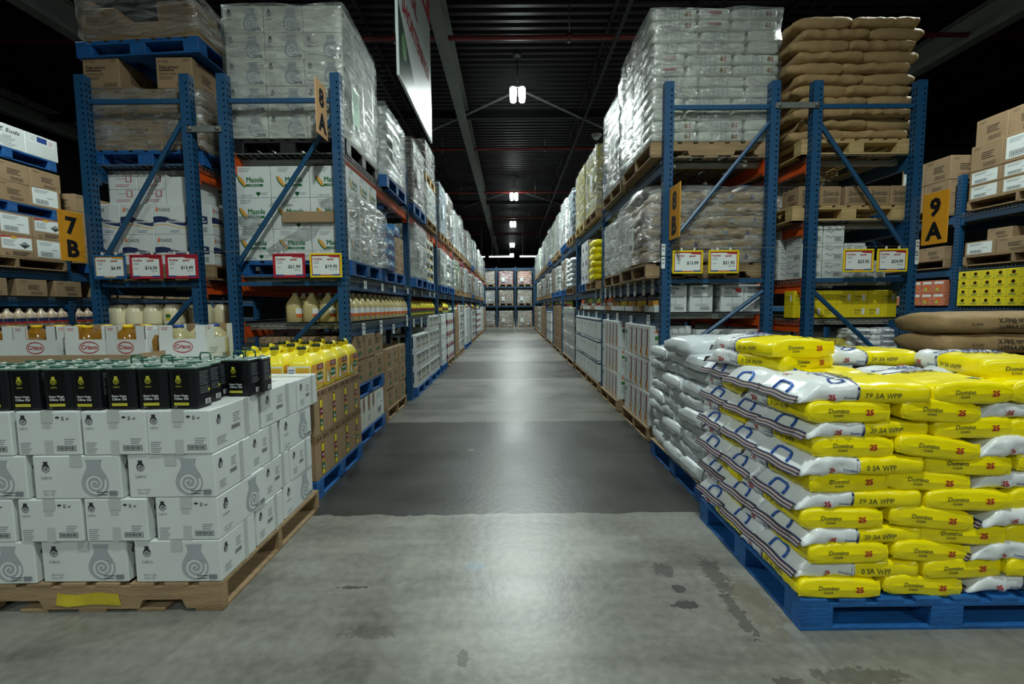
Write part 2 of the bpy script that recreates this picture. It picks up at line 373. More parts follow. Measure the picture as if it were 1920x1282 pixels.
def faces(mb, w, d, h, z=0.):
    X = Vector((1, 0, 0)); Y = Vector((0, 1, 0)); Z = Vector((0, 0, 1))
    return dict(f=Face(mb, (-w / 2, -d / 2, z), X, Z, w, h), r=Face(mb, (w / 2, -d / 2, z), Y, Z, d, h), l=Face(mb, (-w / 2, d / 2, z), -Y, Z, d, h),
                b=Face(mb, (w / 2, d / 2, z), -X, Z, w, h), t=Face(mb, (-w / 2, -d / 2, z + h), X, Y, w, d))
def carton(key, w, d, h, base, tape='tape', seam='x', **designs):
    """a closed carton, base centred on the origin; designs f r l b t print on its sides"""
    def make():
        mb = MB(); mb.cbox(-w / 2, w / 2, -d / 2, d / 2, 0, h, base, .0045)
        fc = faces(mb, w, d, h); t = fc['t']
        if seam == 'x':
            t.rect(.006, d / 2 - .0025, w - .006, d / 2 + .0025, 'seam')
            if tape: t.rect(.004, d / 2 - .027, w - .004, d / 2 + .027, tape, 2)
        else:
            t.rect(w / 2 - .0025, .006, w / 2 + .0025, d - .006, 'seam')
            if tape: t.rect(w / 2 - .027, .004, w / 2 + .027, d - .004, tape, 2)
        for k, fn in designs.items():
            if fn: fn(fc[k])
        return mb
    return cached((key, w, d, h), make)

# ------------------------------------------------------------ carton designs
def d_urn_long(f):
    w, h = f.w, f.h
    f.urn(w * .15, h * .62, h * .25, 'ink', 'white_card'); f.text('Lakris', w * .15, h * .47, h * .075, 'ink_soft', al='c')
    f.urn(w * .70, h * .05, h * .86, 'urn_grey', 'white_card')
    f.text('Extra Virgin', w * .10, h * .17, h * .045, 'ink_soft'); f.text('Olive Oil', w * .10, h * .09, h * .05, 'ink_soft')
    f.lines(w * .72, h * .15, w * .13, 2, h * .06, 'ink', 4); f.rect(w * .86, h * .08, w * .95, h * .19, 'ink_soft', 4)
def d_urn_end(f):
    w, h = f.w, f.h
    f.urn(w * .12, h * .70, h * .22, 'ink', 'white_card'); f.text('Lakris', w * .12, h * .60, h * .055, 'ink_soft', al='c')
    f.rect(w * .42, h * .62, w * .55, h, 'tape'); f.rect(w * .43, 0, w * .56, h * .34, 'tape')
    f.marks(w * .66, h * .80, h * .10); f.lines(w * .05, h * .28, w * .17, 6, h * .045)
    f.lines(w * .74, h * .36, w * .17, 3, h * .05); f.barcode(w * .62, h * .10, w * .30, h * .12)
def d_urn_side(f):
    w, h = f.w, f.h
    f.urn(w * .15, h * .62, h * .22, 'ink', 'white_card'); f.lines(w * .10, h * .3, w * .18, 4, h * .05)
    f.lines(w * .42, h * .72, w * .14, 4, h * .06); f.barcode(w * .38, h * .36, w * .18, h * .1); f.rect(w * .66, 0, w * .76, h, 'tape')
def d_corn(f):
    w, h = f.w, f.h
    f.lines(w * .20, h * .93, w * .3, 3, h * .05, 'ink_soft')
    def cob(cx, cy, a, b, m, k):
        t = math.atan2(-.30 * h, .17 * w); f.poly([(cx + a * math.cos(q) * math.cos(t) - b * math.sin(q) * math.sin(t), cy + a * math.cos(q) * math.sin(t) + b * math.sin(q) * math.cos(t)) for q in [2 * PI * i / 18 for i in range(18)]], m, k)
    cob(w * .262, h * .51, h * .21, h * .068, 'ink_green', 1); cob(w * .278, h * .53, h * .19, h * .052, 'corn', 2)
    [f.text('Mazola', w * .39 + dx * w, h * .50, h * .17, 'ink_green', 2 + dx * 40, fit=w * .44) for dx in (0, .006, .012)]
    f.rect(w * .36, h * .36, w * .82, h * .44, 'ink_green'); f.text('CORN OIL', w * .47, h * .375, h * .05, 'ink_white', 3)
    f.text('1 GALLON', w * .2, h * .05, h * .065, 'ink_soft')
    f.disc(w * .66, h * .15, w * .035, 'ink_green'); f.disc(w * .71, h * .15, w * .035, 'ink_green'); f.poly([(w * .63, h * .14), (w * .685, h * .04), (w * .74, h * .14)], 'ink_green')
    f.lines(w * .76, h * .15, w * .16, 2, h * .05)
def d_mayo(f):
    w, h = f.w, f.h
    n = 10; top = [(w * i / n, h * (.50 + .10 * math.sin(i / n * PI * 1.2 + .9))) for i in range(n + 1)]; bot = [(w * i / n, h * (.34 + .07 * math.sin(i / n * PI * 1.3 + .5))) for i in range(n + 1)]
    f.poly(bot + top[::-1], 'ink_navy')
    f.poly([(x, y - h * .09) for x, y in bot] + [(x, y - h * .065) for x, y in bot[::-1]], 'corn')
    f.poly([(w * .08, h * .76), (w * .12, h * .94), (w * .16, h * .82), (w * .13, h * .74)], 'ink_orange'); f.text('OASIS', w * .17, h * .76, h * .11, 'ink', bold=.0)
    f.text('PREMIUM', w * .48, h * .48, h * .07, 'ink_white', 3, bold=.02); f.text('MAYONNAISE', w * .40, h * .38, h * .07, 'ink_white', 3, bold=.02)
    f.lines(w * .5, h * .12, w * .3, 2, h * .05, 'ink_blue')
def d_mayo_end(f):
    w, h = f.w, f.h
    f.poly([(0, h * .36), (w * .8, h * .36), (w * .8, h * .60), (w * .4, h * .66), (0, h * .58)], 'ink_navy')
    f.text('PREMIUM', w * .12, h * .50, h * .07, 'ink_white', 3, bold=.02); f.text('MAYONNAISE', w * .05, h * .41, h * .06, 'ink_white', 3, bold=.02); f.barcode(w * .3, h * .1, w * .45, h * .16)
def d_lemon(f):
    w, h = f.w, f.h
    f.text('4/1 GAL', w * .08, h * .84, h * .07, 'ink_kraft'); f.text('ReaLemon', w * .08, h * .64, h * .11, 'ink_kraft', bold=.03, shear=.25); f.rect(w * .08, h * .56, w * .5, h * .61, 'ink_kraft')
    f.text('LEMON JUICE', w * .08, h * .44, h * .07, 'ink_kraft'); f.lines(w * .08, h * .36, w * .4, 2, h * .06, 'ink_kraft'); f.barcode(w * .55, h * .06, w * .38, h * .13, 'ink_kraft'); f.lines(w * .75, h * .92, w * .18, 2, h * .05, 'ink_kraft')
def d_kraft(f):
    w, h = f.w, f.h
    f.lines(w * .10, h * .88, w * .22, 2, h * .05, 'ink_kraft'); f.lines(w * .35, h * .62, w * .4, 4, h * .075, 'ink_kraft', t=.5); f.barcode(w * .42, h * .10, w * .4, h * .16, 'ink_kraft')
def d_kraft_green(f):
    w, h = f.w, f.h
    f.lines(w * .08, h * .9, w * .12, 2, h * .05, 'ink_kraft'); f.lines(w * .28, h * .72, w * .34, 4, h * .07, 'ink_kraft', t=.5)
    f.poly([(w * .28, h * .14), (w * .62, h * .20), (w * .62, h * .36), (w * .28, h * .30)], 'ink_green'); f.text('Mazola', w * .32, h * .2, h * .07, 'kraft', 3, fit=w * .26); f.lines(w * .7, h * .2, w * .12, 2, h * .06, 'ink_kraft')
def d_hazard(f):
    w, h = f.w, f.h
    f.rect(w * .06, h * .36, w * .94, h * .95, 'paper'); f.poly([(w * .06, h * .95), (w * .06, h * .84), (w * .35, h * .90), (w * .94, h * .93), (w * .94, h * .95)], 'ink_red', 2); f.disc(w * .42, h * .88, w * .11, 'ink_yellow', 3, h * .05)
    f.poly([(w * .55, h * .6), (w * .72, h * .42), (w * .9, h * .6)], 'ink', 2); f.poly([(w * .6, h * .62), (w * .73, h * .74), (w * .86, h * .62)], 'ink_soft', 2); f.lines(w * .1, h * .74, w * .35, 5, h * .06, 'ink_soft', 2)
    f.spiral(w * .2, h * .15, h * .1, .99, h * .02, 'ink_kraft'); f.text('R', w * .2, h * .11, h * .08, 'ink_kraft', al='c'); f.lines(w * .36, h * .22, w * .5, 3, h * .07, 'ink_kraft', t=.6)
def d_sheet(f):
    w, h = f.w, f.h
    f.rect(w * .08, h * .12, w * .9, h * .92, 'paper'); f.lines(w * .15, h * .82, w * .45, 3, h * .06, 'ink_soft', 2); f.barcode(w * .18, h * .18, w * .4, h * .2, 'ink', 2); f.lines(w * .55, h * .5, w * .2, 1, h * .06, 'ink', 2)
def d_thisway(f):
    w, h = f.w, f.h
    for x in (.12, .86):
        f.rect(w * (x - .015), h * .5, w * (x + .015), h * .68, 'ink_kraft'); f.poly([(w * (x - .05), h * .66), (w * (x + .05), h * .66), (w * x, h * .8)], 'ink_kraft')
    f.text('THIS SIDE UP', w * .5, h * .56, h * .06, 'ink_kraft', al='c'); f.lines(w * .2, h * .3, w * .6, 1, h * .05, 'ink_kraft')
def d_suds(f):
    w, h = f.w, f.h
    f.text('E-Z Suds', w * .10, h * .68, h * .17, 'ink', bold=.01, shear=.3, fit=w * .78); f.text('Liquid', w * .4, h * .48, h * .1, 'ink_soft', shear=.3); f.lines(w * .2, h * .42, w * .55, 4, h * .08, 'ink_soft'); f.lines(w * .38, h * .1, w * .3, 1, h * .05, 'ink')
def d_bluesheet(f):
    w, h = f.w, f.h
    f.rect(w * .12, h * .6, w * .88, h * .92, 'paper'); f.rect(w * .35, h * .68, w * .66, h * .92, 'ink_blue', 2); f.lines(w * .14, h * .86, w * .18, 3, h * .08, 'ink_soft', 2); f.lines(w * .7, h * .82, w * .15, 3, h * .08, 'ink_red', 2)
def d_bottle_row(f, n=4):
    w, h = f.w, f.h
    f.rect(w * .03, h * .62, w * .10, h * .78, 'leafg'); f.lines(w * .03, h * .5, w * .06, 4, h * .09)
    for i in range(n):
        c = w * (.31 + .2 * i); b = w * .042
        f.poly([(c - b * .5, h * .90), (c - b * .5, h * .38), (c - b * 1.3, h * .24), (c - b * 1.3, h * .14), (c - b * .6, h * .06), (c + b * .5, h * .05), (c + b * .5, h * .90)], 'wine')
        f.poly([(c - b * .2, h * .34), (c + b * .6, h * .36), (c + b * .6, h * .02), (c - b * .5, h * .03)], 'corn', 2)
        f.text('OLS', c - b * 1.0, h * .58, w * .032, 'ink_soft', rot=1, al='c'); f.text('KASS', c - b * 2.6, h * .82, h * .06, 'ink_red'); f.lines(c - b * 2.6, h * .42, b * 1.0, 3, h * .06)
def d_oasis_side(f):
    w, h = f.w, f.h
    f.lines(w * .1, h * .92, w * .6, 1, h * .05); f.poly([(w * .1, h * .8), (w * .16, h * .9), (w * .22, h * .8)], 'ink_orange'); f.text('OASIS', w * .24, h * .78, h * .08, 'ink'); f.rect(w * .12, h * .58, w * .5, h * .7, 'leafg'); f.lines(w * .12, h * .5, w * .6, 6, h * .05); f.disc(w * .8, h * .12, w * .06, 'ink')
def d_oasis_end(f):
    w, h = f.w, f.h
    f.lines(w * .2, h * .88, w * .6, 2, h * .06); f.poly([(w * .24, h * .56), (w * .3, h * .78), (w * .37, h * .62), (w * .32, h * .54)], 'ink_orange'); f.text('OASIS', w * .38, h * .56, h * .14, 'ink'); f.rect(w * .6, h * .3, w * .9, h * .46, 'leafg')
def d_goya(f):
    w, h = f.w, f.h
    f.text('GOYA', w * .14, h * .82, h * .1, 'ink', bold=.04); f.text('VEV', w * .12, h * .66, h * .13, 'ink_soft', bold=.02); f.rect(w * .6, h * .84, w * .66, h * .9, 'ink'); f.lines(w * .7, h * .86, w * .2, 2, h * .06)
    f.poly([(w * .1, h * .58), (w * .14, h * .54), (w * .86, h * .54), (w * .9, h * .58)], 'ink_soft'); f.rect(w * .49, h * .3, w * .51, h * .54, 'ink_soft'); f.lines(w * .22, h * .28, w * .6, 2, h * .05); f.barcode(w * .45, h * .08, w * .42, h * .12)
def d_goya_tag(f):
    d_goya(f); w, h = f.w, f.h
    f.poly([(w * .62, h * .74), (w * .84, h * .70), (w * .86, h * .86), (w * .64, h * .9)], 'tomato', 3)
def d_sweet(f):
    w, h = f.w, f.h
    f.text('Splenda', w * .12, h * .52, h * .26, 'ink', shear=.3, bold=.0, fit=w * .74); f.barcode(w * .16, h * .14, w * .7, h * .26, 'ink_kraft')
def d_sugar_box(f):
    w, h = f.w, f.h
    for y in (.6, .28):
        f.poly([(w * (.1 + .08 * i), h * (y + .1 + .06 * math.sin(i * 1.6))) for i in range(6)] + [(w * (.5 - .08 * i), h * (y + .05 + .06 * math.sin((5 - i) * 1.6))) for i in range(6)], 'ink_soft')
    f.text('Domino', w * .08, h * .86, h * .08, 'ink_soft', shear=.2); f.barcode(w * .52, h * .12, w * .38, h * .26); f.lines(w * .56, h * .8, w * .3, 2, h * .08)
def d_rice_blue(f):
    w, h = f.w, f.h
    f.rect(0, h * .86, w, h * .93, 'ink_navy'); f.rect(0, 0, w, h * .035, 'ink_navy'); f.lines(w * .2, h * .7, w * .5, 3, h * .08, 'ink_soft')
def d_split(f):
    w, h = f.w, f.h
    for i in (1, 2, 3): f.rect(w * i / 4 - .003, 0, w * i / 4 + .003, h, 'ink_soft')
    d_rice_blue(f)
def d_windows(f):
    w, h = f.w, f.h
    for i, c in enumerate(('corn', 'leafg', 'purple')):
        x = w * (.1 + .3 * i); f.rect(x, h * .25, x + w * .18, h * .9, 'opening_dark'); f.rect(x + w * .03, h * .27, x + w * .15, h * .7, c, 2); f.rect(x + w * .05, h * .42, x + w * .13, h * .58, 'paper', 3)
    f.lines(w * .08, h * .14, w * .8, 2, h * .06)
def d_brownband(f):
    w, h = f.w, f.h
    f.rect(0, h * .12, w, h * .48, 'wine'); f.lines(w * .1, h * .4, w * .7, 2, h * .14, 'ink_white', 2, .4); f.rect(0, .0, w, h * .05, 'ink_soft')
def d_blue(f):
    w, h = f.w, f.h
    f.rect(0, 0, w, h * .42, 'card_navy'); f.poly([(w * .1, h * .4), (w * .45, h * .9), (w * .9, h * .45), (w * .5, h * .62)], 'ink_white', 2)
def d_stripes(f):
    w, h = f.w, f.h
    for i in range(5): f.rect(w * (.06 + .19 * i), h * .06, w * (.16 + .19 * i), h * .94, 'ink_soft'); f.rect(w * (.08 + .19 * i), h * .3, w * (.14 + .19 * i), h * .6, 'ink_navy', 2)
def d_purple(f):
    w, h = f.w, f.h
    f.disc(w * .6, h * .45, h * .28, 'purple', 1, h * .2); f.lines(w * .12, h * .85, w * .4, 2, h * .08, 'ink_soft')
def d_pack(f):
    w, h = f.w, f.h
    f.disc(w * .5, h * .62, h * .2, 'bottle_brown', 1); f.lines(w * .2, h * .3, w * .6, 2, h * .12, 'leafg', 1, .5); f.rect(0, 0, w * .03, h, 'pear')
def d_can_pack(f):
    w, h = f.w, f.h
    f.text('Domino', w * .1, h * .48, h * .2, 'ink', shear=.2, fit=w * .5); f.rect(w * .62, h * .25, w * .82, h * .7, 'ink_white'); f.lines(w * .1, h * .36, w * .4, 2, h * .1, 'leafg')
def d_pink(f):
    w, h = f.w, f.h
    for i in range(2):
        x = w * .5 * i; f.rect(x + w * .02, h * .04, x + w * .48, h * .96, 'pink_pack'); f.disc(x + w * .25, h * .45, w * .12, 'ink_orange', 2); f.disc(x + w * .2, h * .3, w * .07, 'pear', 3); f.rect(x + w * .06, h * .72, x + w * .44, h * .9, 'ink_white', 2)

# ------------------------------------------------------------ pallets
def pallet(kind, label, x, y, z, w=1.2, d=1.0, rz=0., rot=None, group=None, parts=True):
    """wooden or block pallet, w along X, d along Y, its base centre at x y z"""
    wood = {'wood': 'pallet_wood', 'pale': 'pallet_pale', 'blue': 'pallet_blue', 'black': 'pallet_black'}[kind]
    H = .14
    def top():
        mb = MB(); n = 7
        for i in range(n):
            bw = d / n * .76; c = -d / 2 + bw / 2 + (d - bw) * i / (n - 1); mb.cbox(-w / 2, w / 2, c - bw / 2, c + bw / 2, H - .018, H, wood, .002)
        return mb
    def top_x():
        mb = MB(); n = 8
        for i in range(n):
            bw = w / n * .72; c = -w / 2 + bw / 2 + (w - bw) * i / (n - 1); mb.cbox(c - bw / 2, c + bw / 2, -d / 2, d / 2, H - .018, H, wood, .002)
        return mb
    def bot():
        mb = MB()
        for c in ((-w / 2 + .07, 0, w / 2 - .07) if kind != 'wood' else [(-.5 + i / 4) * (w - .14) for i in range(5)]): mb.cbox(c - .065, c + .065, -d / 2 + .003, d / 2 - .003, 0, .0162, wood, .002)
        if kind != 'wood':
            for c in (-d / 2 + .06, d / 2 - .06): mb.cbox(-w / 2, w / 2, c - .06, c + .06, 0, .017, wood, .002)
        return mb
    def stringer():
        # runs along X, notched from below
        mb = MB(); n0, n1 = w * .18, w * .36; P = [(-w / 2, .017), (-n1, .017), (-n1 + .02, .06), (-n0 - .02, .06), (-n0, .017), (n0, .017), (n0 + .02, .06), (n1 - .02, .06), (n1, .017), (w / 2, .017), (w / 2, H - .018), (-w / 2, H - .018)]
        k = len(P); V = [(a, -.019, b) for a, b in P] + [(a, .019, b) for a, b in P]
        return mb.add(V, [tuple(range(k)), tuple(range(k, 2 * k))[::-1]] + [(i, i + k, (i + 1) % k + k, (i + 1) % k) for i in range(k)], wood)
    block = lambda: MB().cbox(-.07, .07, -.06, .06, .017, H - .036, wood, .003)
    lead = lambda: MB().cbox(-w / 2, w / 2, -.06, .06, H - .036, H - .018, wood, .002)
    if not parts:
        def whole():
            mb = top_x()
            b = bot(); mb.add(b.V, b.F, b.M)
            for cy in (-d / 2 + .06, 0, d / 2 - .06):
                for cx in (-w / 2 + .07, 0, w / 2 - .07): mb.box(cx - .07, cx + .07, cy - .06, cy + .06, .017, H - .018, wood)
            return mb
        return O('pallet', cached(('pallet', kind, w, d), whole), (x, y, z), rz, None, label, 'pallet', group, rot=rot)
    t = O('pallet', None, (x, y, z), rz, None, label, 'pallet', group, rot=rot)
    O('bottom_deck', cached(('bottom_deck', kind, w, d), bot), parent=t)
    O('top_deck', cached(('top_deck', kind, w, d), top_x), parent=t)
    if kind == 'wood':
        for cy in (-d / 2 + .019, 0, d / 2 - .019): O('stringer', cached(('stringer', kind, w), stringer), (0, cy, 0), parent=t)
    else:
        for cy in (-d / 2 + .06, 0, d / 2 - .06):
            O('lead_board', cached(('lead_board', kind, w), lead), (0, cy, 0), parent=t)
            for cx in (-w / 2 + .07, 0, w / 2 - .07): O('block', cached(('block', kind), block), (cx, cy, 0), parent=t)
    return t

# ------------------------------------------------------------ racks
PW, PD = .085, .075      # upright width across X, depth along Y
def post_mesh(zt, holes, inner):
    mb = MB(); w, d = PW / 2, PD / 2
    mb.box(-w, w, -d, d, 0, zt, 'rack_blue'); mb.box(-w - .03, w + .03, -d - .03, d + .03, 0, .012, 'rack_blue')
    if holes:  # holes are flat dark shapes laid on the post, not cut through
        z = .12
        fs = [Face(mb, (-w, -d, 0), Vector((1, 0, 0)), Vector((0, 0, 1)), PW, zt), Face(mb, (w, -d, 0), Vector((0, 1, 0)), Vector((0, 0, 1)), PD, zt), Face(mb, (-w, d, 0), Vector((0, -1, 0)), Vector((0, 0, 1)), PD, zt)]
        while z < zt - .05:
            fs[0].disc(PW * .72, z, .009, 'opening_dark', 1, n=6)
            for f in fs[1:]:
                for q in (.28, .72): f.poly([(PD * q - .007, z + .014), (PD * q - .005, z - .012), (PD * q + .005, z - .012), (PD * q + .007, z + .014)], 'opening_dark')
            z += .0508
    return mb
def rack(name, label, xa, xb, ys, tiers, zt=3.45, diag=(), ends=2, deckless=(), group=None, braces=True):
    """pallet rack: xa aisle side, xb rear; ys upright positions; tiers: (top of beam, aisle colour, rear colour, deck?)"""
    t = O(name, None, ((xa + xb) / 2, ys[0], 0), 0, None, label, 'pallet rack', group)
    lo, hi = min(xa, xb), max(xa, xb); W = hi - lo; cx = (xa + xb) / 2
    for i, y in enumerate(ys):
        near = i == 0
        x0, x1 = -W / 2 + PW, W / 2 - PW
        fr = O('upright_frame', cached(('frame', round(W, 3)), lambda: MB().box(x0, x1, -.012, .012, .25, .288, 'rack_blue')), (0, y - ys[0], 0), parent=t)
        for z in (1.60, 3.21):
            if z < zt: O('crossbar', cached(('crossbar', round(W, 3)), lambda: MB().box(x0, x1, -.012, .012, 0, .038, 'rack_blue')), (0, 0, z), parent=fr)
        for za, zb, s in diag:
            O('diagonal_brace', cached(('diagonal', round(W, 3), za, zb), lambda: MB().tube([(x0, 0, za), (x1, 0, zb)], .021, 'rack_blue', 6, smooth=False)), parent=fr)
        for s in (-1, 1): O('post', cached(('post', zt, i < ends), lambda: post_mesh(zt, i < ends, s)), (s * (W / 2 - PW / 2), 0, 0), parent=fr)
    for i in range(len(ys) - 1):
        L = ys[i + 1] - ys[i] - PD; ym = (ys[i] + ys[i + 1]) / 2 - ys[0]
        for z, ca, cb, deck in tiers:
            for s, c, x in ((1, ca, xa), (-1, cb, xb)):
                sg = 1 if x > cx else -1
                def bm():
                    m = MB(); m.box(-.024, .024, -L / 2, L / 2, -.115, 0, c); m.box(-.029, .029, -L / 2 - .004, -L / 2 + .045, -.16, .03, c); m.box(-.029, .029, L / 2 - .045, L / 2 + .004, -.16, .03, c)
                    return m
                O('beam', cached(('beam', c, round(L, 3)), bm), (sg * (W / 2 - PW / 2 - .004), ym, z - .012), parent=t)
            if deck and (deck == 2 or i < 2):
                def dk():
                    m = MB(); wd = W - .02
                    n = int(L / .10)
                    for k in range(n + 1): yy = -L / 2 + L * k / n; m.box(-wd / 2, wd / 2, yy - .003, yy + .003, -.006, 0, 'zinc_wire')
                    for k in range(17): xx = -wd / 2 + wd * k / 16; m.box(xx - .003, xx + .003, -L / 2, L / 2, -.012, -.006, 'zinc_wire')
                    for s in (-1, 1):
                        m.box(s * wd / 2 - .003, s * wd / 2 + .003, -L / 2, L / 2, -.05, -.044, 'zinc_wire')
                        for k in range(2 * n + 1): yy = -L / 2 + L * k / (2 * n); m.box(s * (wd / 2 + .002) - .003, s * (wd / 2 + .002) + .003, yy - .003, yy + .003, -.05, 0, 'zinc_wire')
                    for k in range(4): yy = -L / 2 + .16 + (L - .32) * k / 3; m.box(-W / 2 + .06, W / 2 - .06, yy - .03, yy + .03, -.055, -.013, 'deck_grey')
                    return m
                O('wire_deck', cached(('deck', round(W, 3), round(L, 3)), dk), (0, ym, z), parent=t)
            elif deck:
                O('wire_deck', cached(('slab', round(W, 3), round(L, 3)), lambda: MB().box(-W / 2 + .06, W / 2 - .06, -L / 2, L / 2, -.02, 0, 'galv')), (0, ym, z), parent=t)
    return t

# ------------------------------------------------------------ sacks
def sgp(v, p): return math.copysign(abs(v) ** p, v)
class Sack:
    """pillow-shaped sack, length along X (hem end at -L/2), width along Y, resting on z=0"""
    def __init__(s, L, W, Tk, hem='flat', n=2.7, seed=0, amp=.006, endpow=9, sag=.25):
        s.L, s.W, s.Tk, s.hem, s.n, s.seed, s.amp, s.ep, s.sag = L, W, Tk, hem, n, seed, amp, endpow, sag
    def P(s, u, a):
        L, W, Tk = s.L, s.W, s.Tk
        e = (1 - min(1, abs(u)) ** s.ep) ** (1 / s.ep) if abs(u) < 1 else 0
        kw = .88 + .12 * e; kt = .62 + .38 * e
        low = 1.
        if u < 0 and s.hem == 'flat': q = max(0, (-u - .74) / .26); low = 1 - .86 * q; kw = 1 - .03 * q; kt = 1.
        c, d = math.cos(a), math.sin(a)
        y = sgp(c, 2 / s.n) * W / 2 * kw; z = sgp(d, 2 / s.n) * Tk / 2 * kt
        crown = 1 + s.sag * (1 - (2 * y / W) ** 2) * (1 - u * u) if z > 0 else 1
        v = Vector((u * 2.2 + s.seed * 7.3, y * 7, z * 13 + s.seed)); v2 = Vector((u * 5 + 3, y * 14 + s.seed * 3, z * 26))
        nz = (.9 - 2.4 * abs(noise.noise(v))) * .9 + .7 * (.5 - 1.6 * abs(noise.noise(v2))) + .25 * noise.noise(v2 * 2.3)
        p = Vector((u * L / 2, y, z * crown))
        nrm = Vector((.35 * u * abs(u), c / W * .3, d / Tk * .2)); nrm.normalize()
        p += nrm * (nz * s.amp * (1.5 if u < -.35 and s.hem == 'flat' else 1))
        p.z = (max(p.z, -Tk / 2) + Tk / 2) * low
        return p
    def build(s, mb, colour, nu=28, na=36):
        us = [-1 + 2 * i / nu for i in range(nu + 1)]; us = [math.copysign(1 - (1 - abs(u)) ** 1.5, u) if u > 0 else u for u in us]
        V = [s.P(u, 2 * PI * (j + .5) / na) for u in us for j in range(na)]; F = []; M = []
        for i in range(nu):
            for j in range(na): F.append((i * na + j, (i + 1) * na + j, (i + 1) * na + (j + 1) % na, i * na + (j + 1) % na)); M.append(colour((us[i] + us[i + 1]) / 2))
        F += [tuple(range(na)), tuple(nu * na + j for j in range(na))[::-1]]; M += [colour(-1), colour(1)]
        return mb.add(V, F, M, True)
    def side(s, mb, pts, F, m, u0, sgn, zf, k=2.):
        """print on a long side: pts (x along length from u0, y up) ; sgn -1 the -Y side, +1 the +Y side"""
        V = []
        for x, y in pts:
            uu = u0 + (x if sgn < 0 else -x) * 2 / s.L; zz = max(-.98, min(.98, (zf + y) * 2 / s.Tk)); d = sgp(zz, s.n / 2); a = math.asin(max(-1, min(1, d)))
            if sgn < 0: a = PI - a
            p = s.P(uu, a); p.y += sgn * (.001 * k + s.amp * .08); V.append(p)
        mb.add(V, F, m)
    def text_side(s, mb, t, u0, sgn, zf, h, m, bold=0., shear=0., fit=None):
        V, F, w = glyphs_fine(t, bold, shear); q = fit / w if fit else h
        s.side(mb, [((x - w / 2) * q, y * h) for x, y in V], F, m, u0, sgn, zf)
    def top(s, mb, pts, F, m, k=2.):
        V = []
        for u, y in pts:
            c = sgp(max(-.99, min(.99, y * 2 / s.W)), s.n / 2); a = math.acos(c); p = s.P(u, a); p.z += .0013 * k; V.append(p)
        mb.add(V, F, m)
    def text_top(s, mb, t, uc, yc, h, m, bold=0., shear=0., dirn=0):
        V, F, w = glyphs_fine(t, bold, shear)
        if dirn == 0: pts = [(uc + y * h * 2 / s.L * -1, yc + (x - w / 2) * h) for x, y in V]
        else: pts = [(uc + (x - w / 2) * h * 2 / s.L, yc + y * h) for x, y in V]
        s.top(mb, pts, F, m)
    def end_panel(s, mb, m, ear=.012, sg=1):
        # the folded flat end, its ears standing a little proud of the sides
        W, T = s.W / 2 * .93, s.Tk; x = s.L / 2; n = 8; V = []
        for i in range(n + 1):
            q = -1 + 2 * i / n; y = q * (W + (ear if abs(q) == 1 else 0)); b = x + .004 - .006 * q * q; wv = .004 * math.sin(i * 1.7 + s.seed * 2)
            for z, dx in ((T * .12 + wv, -.002), (T * .5, .002), (T * .88 + wv * .6, -.006)): V.append((sg * (b + dx), y, z))
        F = []
        for i in range(n):
            for k in range(2): o = 3 * i + k; F.append((o, o + 3, o + 4, o + 1))
        mb.add(V, F, m, False)
    def text_end(s, mb, t, yc, zc, h, m, bold=0., shear=0.):
        V, F, w = glyphs(t, bold, shear); x = s.L / 2 + .0075
        mb.add([(x, yc + (a - w / 2) * h, zc + b * h) for a, b in V], F, m)

